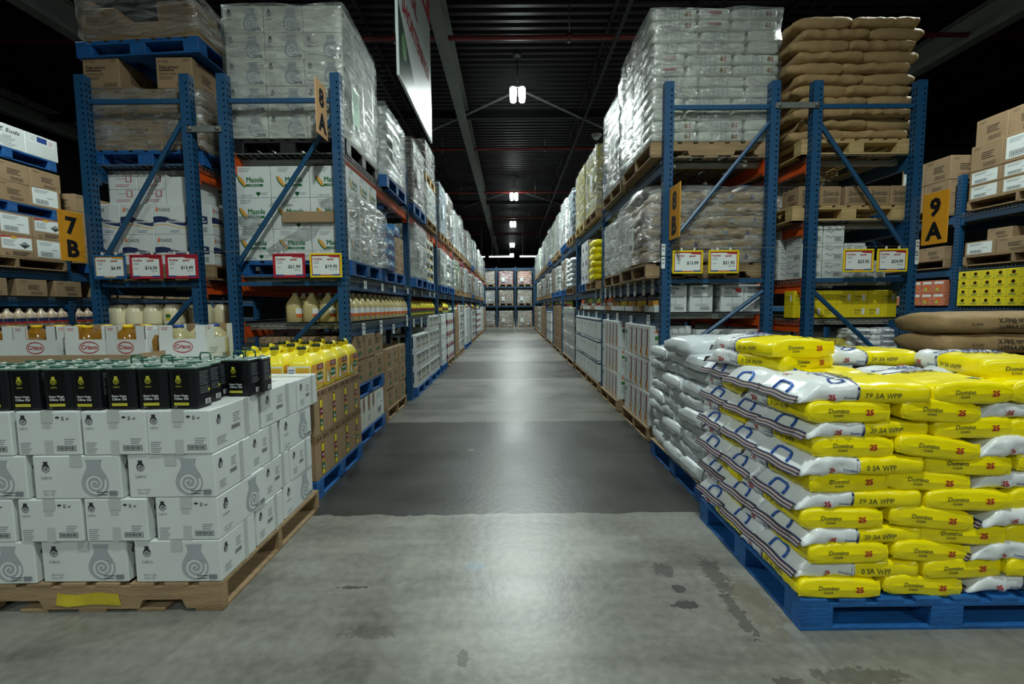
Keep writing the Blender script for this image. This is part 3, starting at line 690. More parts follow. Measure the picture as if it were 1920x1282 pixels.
def sugar_parts(seed):
    L, W, Tk = .52, .345, .088
    sk = Sack(L, W, Tk, 'flat', 4.2, seed, .0075, 12, .12)
    def body():
        mb = MB(); sk.build(mb, lambda u: 'sugar_white' if u < -.1 else 'sugar_yellow')
        band = [(-.125, -1), (-.095, -1), (-.095, 1), (-.125, 1)]
        for sg in (-1, 1):
            n = 6; sk.side(mb, [(-.004, -Tk * .42 + Tk * .84 * i / n) for i in range(n + 1)] + [(.005, Tk * .42 - Tk * .84 * i / n) for i in range(n + 1)], [tuple(range(2 * n + 2))], 'ink_navy', -.1, sg, 0)
            sk.text_side(mb, '0 5A WPP' if seed % 2 else '39 3A WPP', .28, sg, -.014, .022, 'ink', 0)
            sk.text_side(mb, '25', -.52, sg, -.022, .022, 'ink_red', .04); sk.text_side(mb, 'Domino', -.22, sg, -.02, .011, 'ink_blue', .01)
        sk.end_panel(mb, 'sugar_yellow')
        n = 14; sk.top(mb, [(-.118, W * (-.47 + .94 * i / n)) for i in range(n + 1)] + [(-.088, W * (.47 - .94 * i / n)) for i in range(n + 1)], [(i, i + 1, 2 * n - i, 2 * n + 1 - i) for i in range(n)], 'ink_navy')
        sk.text_top(mb, 'Domino', -.22, 0, .062, 'ink_blue', .01); sk.text_top(mb, 'SUGAR', .06, 0, .035, 'ink', .03); sk.text_top(mb, '25', -.62, .08, .03, 'ink_red', .04)
        sk.top(mb, [(.62, .05), (.62, .09), (.76, .09), (.76, .05)], [(0, 1, 2, 3)], 'card_blue'); 
        sk.text_end(mb, 'Domino', -.05, .044, .019, 'ink', .015, .1); sk.text_end(mb, 'SUGAR', -.05, .028, .009, 'ink', .02); sk.text_end(mb, '25', .08, .034, .024, 'ink_red', .04)
        return mb
    def hem():
        mb = MB(); n = 10
        ys = [W * .485 * (-1 + 2 * i / n) for i in range(n + 1)]
        zz = [.012 + .003 * math.sin(i * 1.1 + seed) for i in range(n + 1)]
        for k, (a, b, m) in enumerate(((.017, .010, 'hem_navy'), (.010, .003, 'hem_tan'), (.003, -.004, 'hem_navy'), (-.004, -.009, 'hem_tan'), (-.009, -.015, 'hem_navy'))):
            x0, x1 = -L / 2 - .016 + a * .55, -L / 2 - .016 + b * .55; V = []
            for i, y in enumerate(ys):
                V += [(x0, y, zz[i] + a), (x1, y, zz[i] + b), (x0 + .004, y, zz[i] + a), (x1 + .004, y, zz[i] + b)]
            F = []
            for i in range(n): o = 4 * i; F += [(o, o + 1, o + 5, o + 4), (o + 2, o + 6, o + 7, o + 3), (o, o + 4, o + 6, o + 2), (o + 1, o + 3, o + 7, o + 5)]
            mb.add(V, F, m)
        return mb
    def handle():
        mb = MB(); pts = []
        for a, b in ((-.97, -.056), (-.91, -.056), (-.86, -.049), (-.84, -.03), (-.84, .03), (-.86, .049), (-.91, .056), (-.97, .056)):
            c = sgp(b * 2 / W, sk.n / 2); p = sk.P(a, math.acos(c)); p.z += .006; pts.append(p)
        return mb.tube(pts, .0062, 'handle_blue', 8)
    return cached(('sugar', seed), body), cached(('hem', seed), hem), cached(('handle', seed), handle)
def sugar_sack(x, y, z, rz, seed, label, group='sugar sacks on the blue pallet', rot=None):
    b, h, g = sugar_parts(seed)
    o = O('sugar_sack', b, (x, y, z), rz, None, label, 'sack', group, rot=rot)
    O('hem_strip', h, parent=o, label='navy and tan striped hem strip'); O('carry_handle', g, parent=o, label='blue carry handle')
    return o
def plain_sack(key, L, W, Tk, m, seed, hem='flat', amp=.009, decal=None, n=2.5, ep=7, sag=.25, panel=False):
    def mk():
        sk = Sack(L, W, Tk, hem, n, seed, amp, ep, sag); mb = MB(); sk.build(mb, lambda u: m, 26, 32)
        if panel: sk.end_panel(mb, m, .02); sk.end_panel(mb, m, .02, -1)
        if decal: decal(sk, mb)
        return mb
    return cached((key, L, W, Tk, seed), mk)

# ------------------------------------------------------------ bottles, jugs, tins
def bottle(kind):
    """(body, cap, label) meshes"""
    P = dict(
        oil=dict(h=.275, r=.072, sq=5, prof=[(.92, 0), (1, .02), (1, .55), (.96, .62), (.7, .76), (.34, .90), (.3, .94)], body='oil_gold', cap='cap_white', capr=.32, lab=('ink_orange', 'ink_white')),
        oil_yellow=dict(h=.23, r=.062, sq=5, prof=[(.92, 0), (1, .02), (1, .58), (.94, .66), (.6, .82), (.34, .9), (.3, .94)], body='jug_yellow', cap='cap_yellow', capr=.34, lab=('ink_green', 'wine')),
        amber=dict(h=.27, r=.075, sq=4, prof=[(.92, 0), (1, .02), (1, .6), (.9, .74), (.45, .88), (.34, .92)], body='oil_amber', cap='cap_yellow', capr=.42, lab=None),
        pale=dict(h=.27, r=.075, sq=4, prof=[(.92, 0), (1, .02), (1, .6), (.9, .74), (.45, .88), (.34, .92)], body='oil_pale', cap='cap_blue', capr=.42, lab=None),
        mayo=dict(h=.225, r=.083, sq=2.6, prof=[(.78, 0), (.94, .04), (1, .18), (1, .6), (.95, .72), (.76, .86), (.72, .93)], body='mayo', cap='cap_navy', capr=.78, lab=None),
        bleach=dict(h=.25, r=.062, sq=4, prof=[(.92, 0), (1, .02), (1, .6), (.9, .72), (.45, .86), (.34, .92)], body='plastic_clear', cap='cap_white', capr=.4, lab=('tomato', 'ink_navy')),
        vinegar=dict(h=.235, r=.034, sq=None, prof=[(.95, 0), (1, .03), (1, .6), (.8, .68), (.36, .78), (.34, .93)], body='bottle_black', cap='black', capr=.42, lab=('corn', 'corn')),
        brown=dict(h=.235, r=.036, sq=None, prof=[(.95, 0), (1, .03), (1, .6), (.8, .68), (.36, .78), (.34, .93)], body='bottle_brown', cap='black', capr=.42, lab=('ink_yellow', 'ink_yellow')),
        orange=dict(h=.225, r=.04, sq=None, prof=[(.95, 0), (1, .03), (1, .6), (.8, .7), (.36, .8), (.34, .93)], body='bottle_orange', cap='tomato', capr=.42, lab=('ink_orange', 'paper')),
        green=dict(h=.21, r=.045, sq=None, prof=[(.95, 0), (1, .03), (1, .62), (.8, .72), (.4, .84), (.38, .93)], body='bottle_green', cap='cap_white', capr=.46, lab=('pear', 'paper')),
        juice=dict(h=.22, r=.045, sq=None, prof=[(.95, 0), (1, .03), (1, .62), (.8, .72), (.4, .84), (.38, .93)], body='pear', cap='cap_white', capr=.46, lab=('paper', 'ink_red')))[kind]
    h, r = P['h'], P['r']
    def body(): return MB().lathe([(a * r, b * h) for a, b in P['prof']], P['body'], 18, P['sq'])
    def cap(): c = P['capr'] * r; return MB().lathe([(c, 0), (c, h * .055), (c * .93, h * .07)], P['cap'], 14)
    def lab():
        mb = MB(); a, b = P['lab']; q = r * 1.02; n = 12
        def band(z0, z1, m):
            V = []
            for i in range(n + 1):
                t = -PI / 2 - 1.15 + 2.3 * i / n; c, d = math.cos(t), math.sin(t)
                if P['sq']: k = (abs(c) ** P['sq'] + abs(d) ** P['sq']) ** (-1 / P['sq']); c *= k; d *= k
                V += [(q * c, q * d, z0), (q * c, q * d, z1)]
            mb.add(V, [(2 * i, 2 * i + 2, 2 * i + 3, 2 * i + 1) for i in range(n)], m, True)
        band(0, h * .11, a); band(h * .11, h * .30, b)
        return mb
    return P, cached(('body', kind), body), cached(('cap', kind), cap), cached(('label', kind), lab) if P['lab'] else None
def put_bottle(kind, x, y, z, name, label, cat, group, rz=0., parts=True):
    P, b, c, l = bottle(kind); h = P['h']
    o = O(name, b, (x, y, z), rz, None, label, cat, group)
    O('cap', c, (0, 0, h * P['prof'][-1][1]), parent=o)
    if l: O('label_wrap', l, (0, 0, h * .18), parent=o)
    return o
def corn_jug(x, y, z, label):
    w, d, h = .175, .225, .21
    def body():
        mb = MB()
        mb.lathe([(.46, 0), (.5, .012), (.5, h * .93), (.485, h), (.47, h + .006), (.36, h + .045), (.27, h + .062)], 'jug_yellow', 24, 7, tf=Matrix.Diagonal((w, d, 1, 1)))
        mb.lathe([(.026, h + .055), (.026, h + .085), (.03, h + .086), (.03, h + .092)], 'jug_yellow', 14, tf=Matrix.Translation((0, -.055, 0)))
        return mb
    def hand(): return MB().tube([(0, -.02, h + .05), (0, -.005, h + .085), (0, .03, h + .098), (0, .065, h + .09), (0, .085, h + .03)], .017, 'jug_yellow', 10)
    def cap(): return MB().lathe([(.03, 0), (.031, .018), (.028, .022)], 'cap_dark', 16, tf=Matrix.Translation((0, -.055, h + .090)))
    def front():
        mb = MB(); f = Face(mb, (-w * .46, -d / 2 - .001, .03), Vector((1, 0, 0)), Vector((0, 0, 1)), w * .92, h * .74); W, H = f.w, f.h
        f.rect(0, 0, W, H, 'ink_white', 0); f.rect(W * .36, H * .04, W * .97, H * .93, 'ink_yellow'); f.rect(W * .44, H * .2, W * .9, H * .8, 'corn', 2); f.lines(W * .04, H * .8, W * .28, 6, H * .12, 'ink_blue'); f.lines(W * .5, H * .7, W * .34, 5, H * .1, 'ink_yellow', 3)
        return mb
    def sidel():
        mb = MB(); f = Face(mb, (w / 2 + .001, -d * .46, .03), Vector((0, 1, 0)), Vector((0, 0, 1)), d * .92, h * .76); W, H = f.w, f.h
        f.rect(0, 0, W, H, 'corn', 0); f.poly([(W * .05, 0), (W * .30, 0), (W * .12, H * .6)], 'ink_white'); f.poly([(W * .30, 0), (W * .38, 0), (W * .16, H * .62), (W * .12, H * .6)], 'leafg')
        f.poly([(W * .40, H * .72), (W * .92, H * .74), (W * .92, H * .97), (W * .44, H * .97)], 'wine', 2); f.lines(W * .5, H * .88, W * .34, 2, H * .09, 'ink_white', 3)
        f.disc(W * .62, H * .42, W * .28, 'ink_green', 2, H * .2); f.text('Mazola', W * .62, H * .39, H * .11, 'ink_white', 3, 'c', .02, fit=W * .48); f.rect(W * .5, H * .14, W * .85, H * .21, 'ink_white', 2)
        return mb
    o = O('corn_oil_jug', cached(('corn_jug',), body), (x, y, z), 0, None, label, 'jug', 'yellow jugs on the tray pallet')
    O('handle', cached(('corn_jug_handle',), hand), parent=o); O('cap', cached(('corn_jug_cap',), cap), parent=o, label='dark green screw cap')
    O('front_label', cached(('corn_jug_front',), front), parent=o); O('side_label', cached(('corn_jug_side',), sidel), parent=o)
def oil_tin(x, y, z, label, lift, rz=0.):
    w, d, h = .128, .098, .185
    def body():
        mb = MB(); mb.cbox(-w / 2, w / 2, -d / 2, d / 2, .002, h, 'tin_black', .006); fc = faces(mb, w, d, h); f = fc['f']
        f.rect(w * .14, h * .05, w * .72, h * .95, 'tin_panel'); f.urn(w * .36, h * .62, h * .20, 'gold_green', 'tin_panel', k=2); f.text('Lakris', w * .36, h * .54, h * .045, 'gold_green', al='c')
        f.text('Extra Virgin', w * .18, h * .31, h * .05, 'ink_white', bold=.02, fit=w * .5); f.text('Olive Oil', w * .18, h * .23, h * .06, 'ink_white', bold=.02, fit=w * .5); f.rect(w * .16, h * .09, w * .70, h * .16, 'gold_green', 2); f.lines(w * .16, h * .05, w * .1, 1, h * .04, 'ink_white')
        f = fc['r']; f.lines(d * .2, h * .88, d * .6, 8, h * .045); f.lines(d * .2, h * .5, d * .6, 4, h * .045); f.disc(d * .78, h * .42, d * .07, 'gold_green'); f.rect(d * .5, h * .07, d * .86, h * .20, 'ink_white'); f.barcode(d * .54, h * .08, d * .28, h * .11, 'ink', 2)
        return mb
    def lid():
        mb = MB(); mb.cbox(-w / 2 - .001, w / 2 + .001, -d / 2 - .001, d / 2 + .001, h - .004, h + .004, 'tin_rim', .002); mb.box(-w / 2 + .005, w / 2 - .005, -d / 2 + .005, d / 2 - .005, h, h + .0045, 'tin_top')
        return mb
    def cap(): return MB().lathe([(.013, h + .004), (.013, h + .012), (.011, h + .014)], 'tin_top', 14, tf=Matrix.Translation((.038, .01, 0)))
    def hd(up):
        if up: return MB().tube([(-.045, 0, h + .004), (-.045, 0, h + .035), (-.038, 0, h + .042), (.0, 0, h + .042), (.007, 0, h + .035), (.007, 0, h + .004)], .004, 'tin_green', 8)
        return MB().tube([(-.045, 0, h + .008), (-.045, -.03, h + .009), (-.038, -.036, h + .009), (.0, -.036, h + .009), (.007, -.03, h + .009), (.007, 0, h + .008)], .004, 'tin_green', 8)
    o = O('oil_tin', cached(('tin',), body), (x, y, z), rz, None, label, 'tin', 'oil tins on the white cartons')
    O('lid', cached(('tin_lid',), lid), parent=o); O('cap', cached(('tin_cap',), cap), parent=o); O('handle', cached(('tin_handle', lift), lambda: hd(lift)), parent=o)
def open_box(key, w, d, h, notch, m='white_card', inner='kraft', front=None, side=None, low=.55):
    """a case with its top cut off and a deep notch in front and on the +X side"""
    def mk():
        mb = MB(); t = .005
        mb.box(-w / 2, w / 2, -d / 2, d / 2, 0, .006, m)
        def panel(o, u, n, L):
            o, u, n = Vector(o), Vector(u), Vector(n)
            a, b = notch; P = [(0, 0), (L, 0), (L, h), (L * b + .02, h), (L * b, h - .02), (L * b, h * low + .03), (L * b - .03, h * low), (L * a + .03, h * low), (L * a, h * low + .03), (L * a, h - .02), (L * a - .02, h), (0, h)]
            k = len(P); q = [o + u * x + Vector((0, 0, y)) for x, y in P]; q2 = [p - n * t for p in q]
            # the panel as three convex pieces: foot, two uprights
            for ids in ((0, 1, (L, h * low), (0, h * low)),):
                pass
            mb.add([o, o + u * L, o + u * L + Vector((0, 0, h * low)), o + Vector((0, 0, h * low)), o - n * t, o + u * L - n * t, o + u * L - n * t + Vector((0, 0, h * low)), o - n * t + Vector((0, 0, h * low))], [(0, 1, 2, 3), (7, 6, 5, 4), (3, 2, 6, 7)], [m, inner, inner])
            for x0, x1 in ((0, L * a), (L * b, L)):
                z0 = Vector((0, 0, h * low)); z1 = Vector((0, 0, h)); p = [o + u * x0 + z0, o + u * x1 + z0, o + u * x1 + z1, o + u * x0 + z1]
                mb.add(p + [v - n * t for v in p], [(0, 1, 2, 3), (7, 6, 5, 4), (3, 2, 6, 7), (1, 5, 6, 2), (0, 3, 7, 4)], [m, inner, inner, inner, inner])
        panel((-w / 2, -d / 2, 0), (1, 0, 0), (0, -1, 0), w); panel((w / 2, -d / 2, 0), (0, 1, 0), (1, 0, 0), d); panel((w / 2, d / 2, 0), (-1, 0, 0), (0, 1, 0), w); panel((-w / 2, d / 2, 0), (0, -1, 0), (-1, 0, 0), d)
        fc = faces(mb, w, d, h)
        if front: front(fc['f'])
        if side: side(fc['r']); side(fc['l'])
        return mb
    return cached((key, w, d, h), mk)
def d_shortening(f):
    w, h = f.w, f.h
    f.ring(w * .5, h * .46, w * .21, h * .15, w * .02, 'ink_red'); f.text('Crisco', w * .5, h * .42, h * .11, 'ink_red', al='c', bold=.02, shear=.15, fit=w * .34); f.lines(w * .07, h * .93, w * .14, 2, h * .04, 'ink_red')
def d_shortening_side(f):
    w, h = f.w, f.h
    f.lines(w * .1, h * .4, w * .3, 3, h * .06); f.barcode(w * .55, h * .12, w * .3, h * .12); f.lines(w * .05, h * .94, w * .12, 2, h * .04, 'ink_red')
def film_shell(w, d, h, seed=0, top=False, amp=.014):
    """stretch film hugging a load: four crinkled sides and a turned-in rim"""
    def mk():
        mb = MB(); na, nz = 40, 12; V = []
        zs = [h * k / nz for k in range(nz + 1)]
        per = [(-w / 2 + w * i / 12, -d / 2) for i in range(12)] + [(w / 2, -d / 2 + d * i / 8) for i in range(8)] + [(w / 2 - w * i / 12, d / 2) for i in range(12)] + [(-w / 2, d / 2 - d * i / 8) for i in range(8)]
        for k, z in enumerate(zs):
            for x, y in per:
                g = 1 + (noise.noise(Vector((x * 4 + seed, y * 4, z * 7))) * amp * 2 - (.012 if k == nz else 0))
                V.append((x * g, y * g, z + (noise.noise(Vector((x * 3, y * 3 + seed, 9))) * .02 if k in (0, nz) else 0)))
        F = [(k * na + j, k * na + (j + 1) % na, (k + 1) * na + (j + 1) % na, (k + 1) * na + j) for k in range(nz) for j in range(na)]
        o = len(V); V += [(x * .86, y * .86, h + .012 + .015 * noise.noise(Vector((x * 5, y * 5, seed)))) for x, y in per]
        F += [(nz * na + j, nz * na + (j + 1) % na, o + (j + 1) % na, o + j) for j in range(na)]
        if top: F.append(tuple(o + j for j in range(na)))
        return mb.add(V, F, 'film', True)
    return cached(('film_shell', w, d, h, seed, top), mk)
def load_body(w, d, h, style, m, seed):
    """one wrapped, closed bulk: sides bulging in courses (sacks) or with carton joints"""
    def mk():
        mb = MB(); nx, ny = 12, 10
        per = [(-1 + 2 * i / nx, -1) for i in range(nx)] + [(1, -1 + 2 * i / ny) for i in range(ny)] + [(1 - 2 * i / nx, 1) for i in range(nx)] + [(-1, 1 - 2 * i / ny) for i in range(ny)]
        na = len(per); rows = 28; V = []; courses = max(3, int(round(h / (.13 if style == 'sack' else .26))))
        for k in range(rows + 1):
            z = h * k / rows; ph = (k / rows * courses) % 1
            b = -.045 * (1 - math.sin(PI * ph)) ** 2 if style == 'sack' else (-.012 if ph < .06 or ph > .94 else 0)
            if k == rows: b -= .05
            for x, y in per:
                q = 5 if style == 'sack' else 14
                g = (abs(x) ** q + abs(y) ** q) ** (-1 / q) if style == 'sack' else 1
                nzv = noise.noise(Vector((x * 2 + seed, y * 2, z * 6))) * (.03 if style == 'sack' else .008)
                V.append((x * g * (w / 2 + b * .7 + nzv), y * g * (d / 2 + b * .7 + nzv), z + (noise.noise(Vector((x * 2, y * 2, seed))) * .03 if k else 0)))
        F = [(k * na + j, k * na + (j + 1) % na, (k + 1) * na + (j + 1) % na, (k + 1) * na + j) for k in range(rows) for j in range(na)] + [tuple(range(na))[::-1], tuple(rows * na + j for j in range(na))]
        mb.add(V, F, m, style == 'sack')
        if style == 'box':
            for f, L in ((Face(mb, (-w / 2, -d / 2 - .012, 0), Vector((1, 0, 0)), Vector((0, 0, 1)), w, h), w), (Face(mb, (w / 2 + .012, -d / 2, 0), Vector((0, 1, 0)), Vector((0, 0, 1)), d, h), d), (Face(mb, (-w / 2 - .012, d / 2, 0), Vector((0, -1, 0)), Vector((0, 0, 1)), d, h), d)):
                n = 3
                for i in range(1, n): f.rect(L * i / n - .004, .0, L * i / n + .004, h, 'seam')
                for c in range(courses):
                    for i in range(n): f.lines(L * (i + .2) / n, h * (c + .6) / courses, L * .5 / n, 2, h * .07 / courses * 2, 'ink_soft', 2, .6)
        return mb
    return cached(('load', w, d, h, style, m, seed), mk)
def note_mesh(): 
    def mk():
        mb = MB(); f = Face(mb, (-.1, 0, -.13), Vector((1, 0, 0)), Vector((0, 0, 1)), .2, .26); f.rect(0, 0, .2, .26, 'paper'); f.lines(.02, .22, .12, 3, .025, 'ink_soft', 2); f.barcode(.03, .04, .12, .05, 'ink', 2)
        return mb
    return cached(('note',), mk)
def wrapped(x, y, z, w, d, h, style, m, label, side=1, note=True, pal='wood', seed=0, pal_label=None, group=None, parts=True):
    """a film-wrapped pallet load; side is the X direction of the aisle"""
    pallet(pal, pal_label, x, y, z, w, d, parts=parts, group=None)
    o = O('wrapped_load', load_body(w * .97, d * .96, h, style, m, seed % 3), (x, y, z + .145), 0, None, label, 'pallet load', group)
    O('stretch_film', film_shell(round(w * 1.0, 3), round(d * .99, 3), h, seed % 3, True), parent=o, label='clear crinkled stretch film')
    if note: O('shipping_label', note_mesh(), (side * (w * .5 + .03), -d * .2, h * .45), side * PI / 2, parent=o, label='white shipping label')
    return o

# ============================================================ the building
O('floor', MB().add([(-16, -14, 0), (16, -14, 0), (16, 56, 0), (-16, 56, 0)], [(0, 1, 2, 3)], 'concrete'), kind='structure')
def roof():
    mb = MB(); y = -14.; V = []; F = []
    while y < 56:
        for a, z in ((0, 7.2), (.09, 7.2), (.12, 7.27), (.21, 7.27), (.24, 7.2)): V += [(-16, y + a, z), (16, y + a, z)]
        y += .24
    F = [(2 * i, 2 * i + 1, 2 * i + 3, 2 * i + 2) for i in range(len(V) // 2 - 1)]
    return mb.add(V, F, 'steel_dark')
O('ceiling', roof(), kind='structure')
for n, q in (('wall_left', (-16.1, -16, -14, 56)), ('wall_right', (16, 16.1, -14, 56)), ('wall_back', (-16, 16, 56, 56.1)), ('wall_front', (-16, 16, -14.1, -14))):
    O(n, MB().box(*q, 0, 7.3, 'wall_paint'), kind='structure')
def ibeam(L, fw=.24, hh=.55, m='beam_grey'):
    mb = MB(); mb.box(-fw / 2, fw / 2, 0, L, 0, .022, m); mb.box(-fw / 2, fw / 2, 0, L, hh - .022, hh, m); mb.box(-.01, .01, 0, L, .022, hh - .022, m); return mb
for i, x in enumerate((-12.8, -8.0, -1.24, 9.0)):
    O('ceiling_beam', cached(('ibeam',), lambda: ibeam(70)), (x, -14, 6.4), kind='structure')
def joist(L):
    mb = MB(); 
    for z in (0, .62): mb.box(-.035, .035, 0, L, z, z + .03, 'steel_dark')
    n = int(L / .7)
    for i in range(n): a, b = (0.015, .635) if i % 2 else (.635, .015); mb.tube([(0, L * i / n, a), (0, L * (i + 1) / n, b)], .016, 'steel_dark', 5, smooth=False)
    return mb
for x in (-14, -12.2, -8.2, -6.2, -4.4, -2.9, 2.1, 3.7, 5.6, 9.6, 11.4, 13.6): O('ceiling_joist', cached(('joist',), lambda: joist(70)), (x, -14, 6.52), kind='structure')
for y in (13.2, 24.0, 34.5):
    O('ceiling_cross_beam', cached(('cross',), lambda: MB().box(-16, 16, -.05, .05, 0, .2, 'steel_dark')), (0, y, 6.62), kind='structure')
for i, y in enumerate((9.3, 15.6, 21.4, 27.5, 33.5)):
    mb = MB(); mb.tube([(-15.9, 0, 0), (15.9, 0, 0)], .045, 'pipe_red', 10)
    o = O('sprinkler_pipe', cached(('pipe',), lambda: mb), (0, y, 6.6), label='red sprinkler pipe under the roof, %s from the cross aisle' % ORD[i], cat='pipe', group='sprinkler pipes')
    for x in (-5.2, -2.2, 1.2, 4.4): O('sprinkler_head', cached(('sprinkler',), lambda: MB().lathe([(.06, -.02), (.06, .06)], 'pipe_red', 10).lathe([(.012, .06), (.012, .6)], 'galv', 6).lathe([(.015, -.1), (.03, -.09), (.015, -.02)], 'galv', 8)), (x, 0, 0), parent=o)
# cross braces below the roof
for i, y in enumerate((12.0, 22.0)):
    for s in (-1, 1): O('ceiling_brace', cached(('brace', s), lambda: MB().tube([(0, 0, .4), (s * 2.6, 1.6, -.02)], .03, 'beam_grey', 6)), (.3, y, 6.45), kind='structure')

# lamps: two white bulbs hung on a stem
def lamp(i, x, y, pw, label):
    t = T('high_bay_lamp', label, 'lamp', (x, y, LAMP_Z), 0, 'high bay lamps')
    O('canopy', cached(('lamp_canopy',), lambda: MB().lathe([(.02, -.06), (.11, -.02), (.11, .0)], 'lamp_body', 14)), (0, 0, .9), parent=t)
    O('stem', cached(('lamp_stem',), lambda: MB().lathe([(.012, .2), (.012, .86)], 'lamp_body', 8)), parent=t)
    O('yoke', cached(('lamp_yoke',), lambda: MB().box(-.17, .17, -.03, .03, .17, .21, 'lamp_body')), parent=t)
    for s in (-1, 1): O('bulb', cached(('lamp_bulb',), lambda: MB().lathe([(.05, -.16), (.07, -.14), (.082, .0), (.082, .14), (.06, .17)], 'lamp_glass', 16)), (s * .103, 0, 0), parent=t)
    ld = bpy.data.lights.new('lamp_light', 'SPOT'); ld.energy = pw; ld.color = LAMP_COL; ld.shadow_soft_size = .16; ld.spot_size = R(158); ld.spot_blend = .55
    lo = bpy.data.objects.new('lamp_light', ld); COL.objects.link(lo); lo.location = (0, 0, -.36); lo.parent = t
where = {.22: 'the middle aisle', -5.25: 'the aisle beside rack 7B', 5.35: 'the aisle beside rack 9A'}
cnt = {}
for i, (x, y, pw) in enumerate(AISLE_LAMPS):
    k = cnt[x] = cnt.get(x, -1) + 1
    lamp(i, x, y, pw, 'twin-bulb white high bay lamp over %s, %s along it' % (where[x], ORD[k]))
for i, x in enumerate((-2.5, -.6, 1.5, 3.2)):
    t = T('tube_lamp', 'fluorescent strip over the far cross aisle, %s from the olive oil side' % ORD[i], 'lamp', (x, 31.5, 4.75), 0, 'fluorescent strips')
    O('tube', cached(('strip',), lambda: MB().tube([(-.8, 0, 0), (.8, 0, 0)], .035, 'tube_glass', 8)), parent=t); O('housing', cached(('housing',), lambda: MB().box(-.82, .82, -.06, .06, .03, .09, 'galv')), parent=t)
    for s in (-.6, .6): O('hanger', cached(('hanger',), lambda: MB().box(-.006, .006, -.006, .006, .09, 2.45, 'galv')), (s, 0, 0), parent=t)
o = T('smoke_detector', 'small white dome detector under the roof deck', 'detector', (3.0, 16.0, 7.2)); O('dome', MB().lathe([(.02, -.2), (.1, -.15), (.16, -.06)], 'cap_white', 16), parent=o); O('base', MB().lathe([(.17, -.06), (.17, 0)], 'cap_white', 16), parent=o)

# hanging aisle sign
t = T('hanging_sign', 'tall white hanging sign with red lettering over the aisle', 'sign', (-1.0, 5.2, 3.5))
O('panel', MB().cbox(-.012, .012, -.88, .88, 0, 2.0, 'sign_white', .003), parent=t)
mb = MB(); f = Face(mb, (.0125, -.88, 0), Vector((0, 1, 0)), Vector((0, 0, 1)), 1.76, 2.0)
f.rect(0, 1.42, 1.76, 2.0, 'sign_red'); f.rect(.25, 1.5, 1.5, 1.9, 'sign_white', 2)
f.text('SHORTENINGS', .88, .68, .165, 'sign_red', al='c', bold=.03, fit=1.42); f.text('OIL', .75, 1.0, .165, 'sign_red', al='c', bold=.03, fit=.36)
O('lettering', mb, parent=t, label='red lettering OIL and SHORTENINGS')
mb = MB(); f = Face(mb, (.0125, -.88, 0), Vector((0, 1, 0)), Vector((0, 0, 1)), 1.76, 2.0); f.poly([(.02, .02), (.02, .66), (.75, .2), (1.0, .02)], 'sign_green'); f.disc(.22, .36, .1, 'leafg', 2, .12)
O('picture', mb, parent=t)
for s in (-.7, .7): O('chain', cached(('chain',), lambda: MB().tube([(0, 0, 2.0), (0, 0, 3.02)], .006, 'galv', 6)), (0, s, 0), parent=t)

# ============================================================ racks
LA, LB, LC, LD = -1.48, -2.56, -2.80, -3.80
RA, RB, RC, RD = 1.45, 2.52, 2.83, 3.88
LY = [4.2 + 2.6 * i for i in range(10)]; RY = [4.4 + 2.8 * i for i in range(9)]
rack('pallet_rack', 'blue rack with orange top beams under the 8A sign', LA, LB, LY, [(2.79, 'rack_orange', 'rack_orange', 1), (1.69, 'rack_blue', 'rack_orange', 1), (1.25, 'rack_blue', 'rack_orange', 1)], diag=((1.80, 3.08, 1), (.62, 1.52, 1)))
rack('pallet_rack', 'blue rack behind the mayonnaise jars under the 7B sign', LD, LC, LY[:6], [(2.70, 'rack_blue', 'rack_orange', 1), (1.66, 'rack_blue', 'rack_orange', 1), (1.22, 'rack_blue', 'rack_orange', 1)], diag=((1.80, 3.08, 1), (.62, 1.52, 1)))
rack('pallet_rack', 'blue rack with blue beams under the 8B sign', RA, RB, RY, [(2.79, 'rack_blue', 'rack_orange', 1), (1.65, 'rack_blue', 'rack_orange', 1), (1.31, 'rack_blue', 'rack_orange', 1)], diag=((1.98, 3.08, 1), (.85, 1.52, 1)))
rack('pallet_rack', 'blue rack holding brown sacks under the 9A sign', RD, RC, RY[:6], [(2.80, 'rack_blue', 'rack_orange', 1), (2.19, 'rack_blue', 'rack_orange', 1), (1.63, 'rack_blue', 'rack_orange', 1), (1.24, 'rack_blue', 'rack_orange', 1), (.84, 'rack_blue', 'rack_orange', 1)], diag=((3.08, 1.90, 1), (1.52, .72, 1)))
rack('pallet_rack', 'blue rack across the aisle from the 7B sign', -6.65, -7.7, [1.75 + 2.6 * i for i in range(5)], [(1.96, 'rack_blue', 'rack_blue', 1), (1.58, 'rack_blue', 'rack_blue', 2), (1.16, 'rack_blue', 'rack_blue', 2)], zt=2.55, ends=5)
rack('pallet_rack', 'blue rack across the aisle from the 9A sign', 6.8, 7.85, [1.4 + 2.8 * i for i in range(5)], [(2.72, 'rack_blue', 'rack_blue', 1), (1.92, 'rack_blue', 'rack_blue', 1), (1.33, 'rack_blue', 'rack_blue', 1)], zt=3.3, ends=5)
